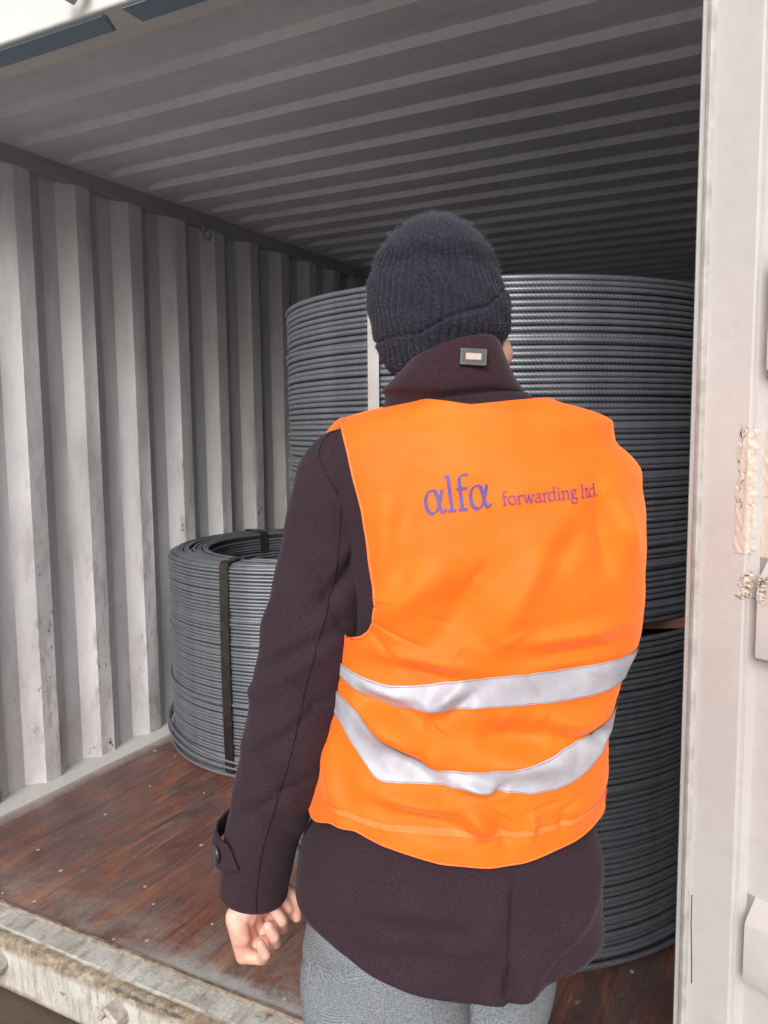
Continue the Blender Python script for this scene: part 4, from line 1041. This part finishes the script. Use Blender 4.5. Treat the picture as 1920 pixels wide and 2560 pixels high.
# shoes
for x, y_ in ((-.108, 0.), (.068, .07)):
    secs = [(-.125, .030, .022), (-.12, .036, .05), (-.09, .040, .075), (-.03, .042, .082), (.04, .046, .068), (.10, .050, .050), (.15, .045, .040), (.178, .030, .028), (.186, .010, .014)]
    P_ = []
    for yy, hw, hh in secs:
        P_.append([(x+hw*math.cos(t_)*(1 if math.sin(t_) > -.2 else 1), y_+yy, max(.0, hh*.5+hh*.5*math.sin(t_)) + .0) for t_ in np.linspace(0, 2*math.pi, 29)[:-1]])
    o = grid('shoe', P_, M['shoe'], person, cv=True, smooth=True)
    bm = bmesh.new(); bm.from_mesh(o.data); bmesh.ops.holes_fill(bm, edges=[e for e in bm.edges if e.is_boundary]); bmesh.ops.recalc_face_normals(bm, faces=bm.faces); bm.to_mesh(o.data); bm.free()

# ---- body: one continuous surface grown from overlapping tapered limbs (head, trunk, arms, hands, legs)
parts = []
bmB = bmesh.new()
def ball(c_, r_, sc=(1, 1, 1), rot=None):
    mt = Matrix.Translation(Vector(c_))
    if rot: mt = mt @ rot
    bmesh.ops.create_icosphere(bmB, subdivisions=3, radius=1.0, matrix=mt @ Matrix.Diagonal((r_*sc[0], r_*sc[1], r_*sc[2], 1)))
def limb(pts, seg=16, caps=True):
    """pts: (x,y,z,r) tapered limb with round joints"""
    for (a_, b_) in zip(pts[:-1], pts[1:]):
        A_, B_ = Vector(a_[:3]), Vector(b_[:3]); d = B_-A_
        if d.length < 1e-5: continue
        rot = d.to_track_quat('Z', 'Y').to_matrix().to_4x4()
        bmesh.ops.create_cone(bmB, cap_ends=True, segments=seg, radius1=a_[3], radius2=b_[3], depth=d.length, matrix=Matrix.Translation((A_+B_)/2) @ rot)
    for p in pts: ball(p[:3], p[3])
def S3(x, y, z, r): return (x, y, wz(z), r)
# trunk and legs under the clothes
limb([S3(.02, .01, 1.28, .10), S3(.01, .01, 1.10, .095), S3(0, .01, .90, .09), S3(-.02, .01, .74, .095)])
limb([S3(-.10, .012, 1.325, .045), S3(.14, .012, 1.325, .045)])
limb([S3(-.09, .0, .76, .085), S3(-.112, -.015, .62, .082), S3(-.112, -.005, .30, .055), S3(-.109, .0, .12, .052), S3(-.108, .0, -.10, .036), S3(-.108, .02, -.125, .030)])
limb([S3(.05, .03, .76, .085), S3(.060, .06, .62, .080), S3(.064, .07, .30, .055), S3(.066, .07, .12, .052), S3(.068, .07, -.10, .036), S3(.068, .09, -.125, .030)])
# neck and head
limb([S3(.0, .02, 1.32, .062), S3(-.010, .030, 1.44, .056), S3(-.018, .040, 1.50, .055)])
ball((-.025, .050, wz(1.555)), .1, (.80, 1.02, 1.06))
ball((-.022, .060, wz(1.510)), .1, (.66, .78, .82))      # jaw and cheeks
ball((.040, .062, wz(1.484)), .1, (.50, .52, .40))       # right cheek
ball((-.060, .075, wz(1.495)), .1, (.40, .50, .42))
ball((-.022, .128, wz(1.462)), .022)                     # chin
limb([S3(-.022, .130, 1.55, .010), S3(-.022, .150, 1.518, .013)])   # nose
limb([S3(-.040, .130, 1.487, .007), S3(-.022, .136, 1.489, .008), S3(-.004, .130, 1.487, .007)])  # lips
for s in (-1, 1):
    limb([S3(-.022+s*.040, .112, 1.562, .010), S3(-.022+s*.018, .122, 1.562, .010)])   # brows
    ball((-.022+s*.031, .112, wz(1.545)), .013)
    limb([S3(-.022+s*.081, .030, 1.55, .010), S3(-.022+s*.086, .024, 1.525, .009), S3(-.022+s*.080, .034, 1.498, .008)])   # ears
# left arm
limb([S3(-.15, .010, 1.32, .05), S3(-.198, -.004, 1.15, .045), S3(-.235, -.012, 1.00, .042), S3(-.28, .0, .82, .036), S3(-.312, .014, .705, .028), S3(-.318, .020, .665, .027)])
def hand_left():
    # palm as a fan of tapered rays from the wrist
    w0 = S3(-.318, .020, .655, .026)
    mcp = [(-.333, -.008, .562), (-.324, .012, .566), (-.318, .032, .573), (-.312, .052, .582)]
    limb([w0, S3(-.343, .004, .615, .0185), S3(*mcp[0], .0125)])
    limb([w0, S3(-.335, .014, .600, .0165), S3(*mcp[1], .013)])
    limb([w0, S3(-.325, .030, .600, .0165), S3(*mcp[2], .013)])
    limb([w0, S3(-.316, .046, .610, .0155), S3(*mcp[3], .013)])
    limb([S3(-.344, .000, .622, .0165), S3(-.336, -.006, .590, .0155)])
    limb([S3(-.318, .026, .640, .020), S3(-.303, .030, .635, .015)])
    F4 = [  # mcp, pip, dip, tip
        [(-.333, -.008, .562, .0115), (-.302, -.016, .563, .0100), (-.295, -.033, .581, .0085), (-.302, -.034, .599, .0075)],
        [(-.324, .012, .566, .0120), (-.285, .004, .576, .0108), (-.284, -.015, .598, .0092), (-.292, -.017, .616, .0082)],
        [(-.318, .032, .573, .0122), (-.276, .025, .588, .0110), (-.274, .005, .611, .0094), (-.284, .004, .629, .0084)],
        [(-.312, .052, .582, .0120), (-.268, .046, .596, .0108), (-.266, .027, .618, .0092), (-.275, .026, .634, .0082)]]
    for f_ in F4: limb([S3(*q) for q in f_])
    limb([S3(-.312, .032, .650, .016), S3(-.282, .044, .646, .0135), S3(-.259, .040, .628, .0110), S3(-.254, .032, .600, .0092)])
hand_left()
# right arm and hand in front of the body
limb([S3(.14, .014, 1.31, .045), S3(.176, .035, 1.20, .044), S3(.180, .08, 1.065, .042), S3(.17, .19, 1.035, .036), S3(.138, .265, 1.045, .027), S3(.128, .29, 1.05, .026)])
pw = S3(.128, .29, 1.05, .024)
for k in range(4):
    x_ = .128-.020+.0*k; zz3 = 1.075-.021*k
    limb([pw, S3(.105-.004*k, .345-.006*k, zz3, .0115), S3(.085, .375-.008*k, zz3-.003, .0098), S3(.060, .372-.008*k, zz3-.004, .0085), S3(.052, .352-.006*k, zz3-.004, .0078)])
limb([pw, S3(.105, .315, 1.082, .014), S3(.078, .330, 1.092, .0105), S3(.060, .345, 1.088, .009)])
me = bpy.data.meshes.new('body'); bmB.to_mesh(me); bmB.free()
body = bpy.data.objects.new('body', me); C.objects.link(body)
rm = body.modifiers.new('r', 'REMESH'); rm.mode = 'VOXEL'; rm.voxel_size = .0024
sm = body.modifiers.new('s', 'SMOOTH'); sm.iterations = 2; sm.factor = .5
dg = bpy.context.evaluated_depsgraph_get(); dg.update()
me2 = bpy.data.meshes.new_from_object(body.evaluated_get(dg)); body.modifiers.clear(); body.data = me2
me2.materials.clear(); me2.materials.append(M['skin']); me2.shade_smooth(); body.parent = person
# eyes
for s in (-1, 1):
    m_ = MB(); c0 = (-.022+s*.031, .1185, wz(1.545))
    m_.tube([(c0[0], c0[1]-.008, c0[2]), (c0[0], c0[1]-.002, c0[2]), (c0[0], c0[1]+.004, c0[2]), (c0[0], c0[1]+.0062, c0[2])], [.008, .0085, .0055, .001], 14)
    if s < 0: M['eye'] = m_simple('eye_white', (.6, .58, .55), (.7, .68, .65), 5, .2, 0, 0)
    m_.build('eye', M['eye'], body, True)
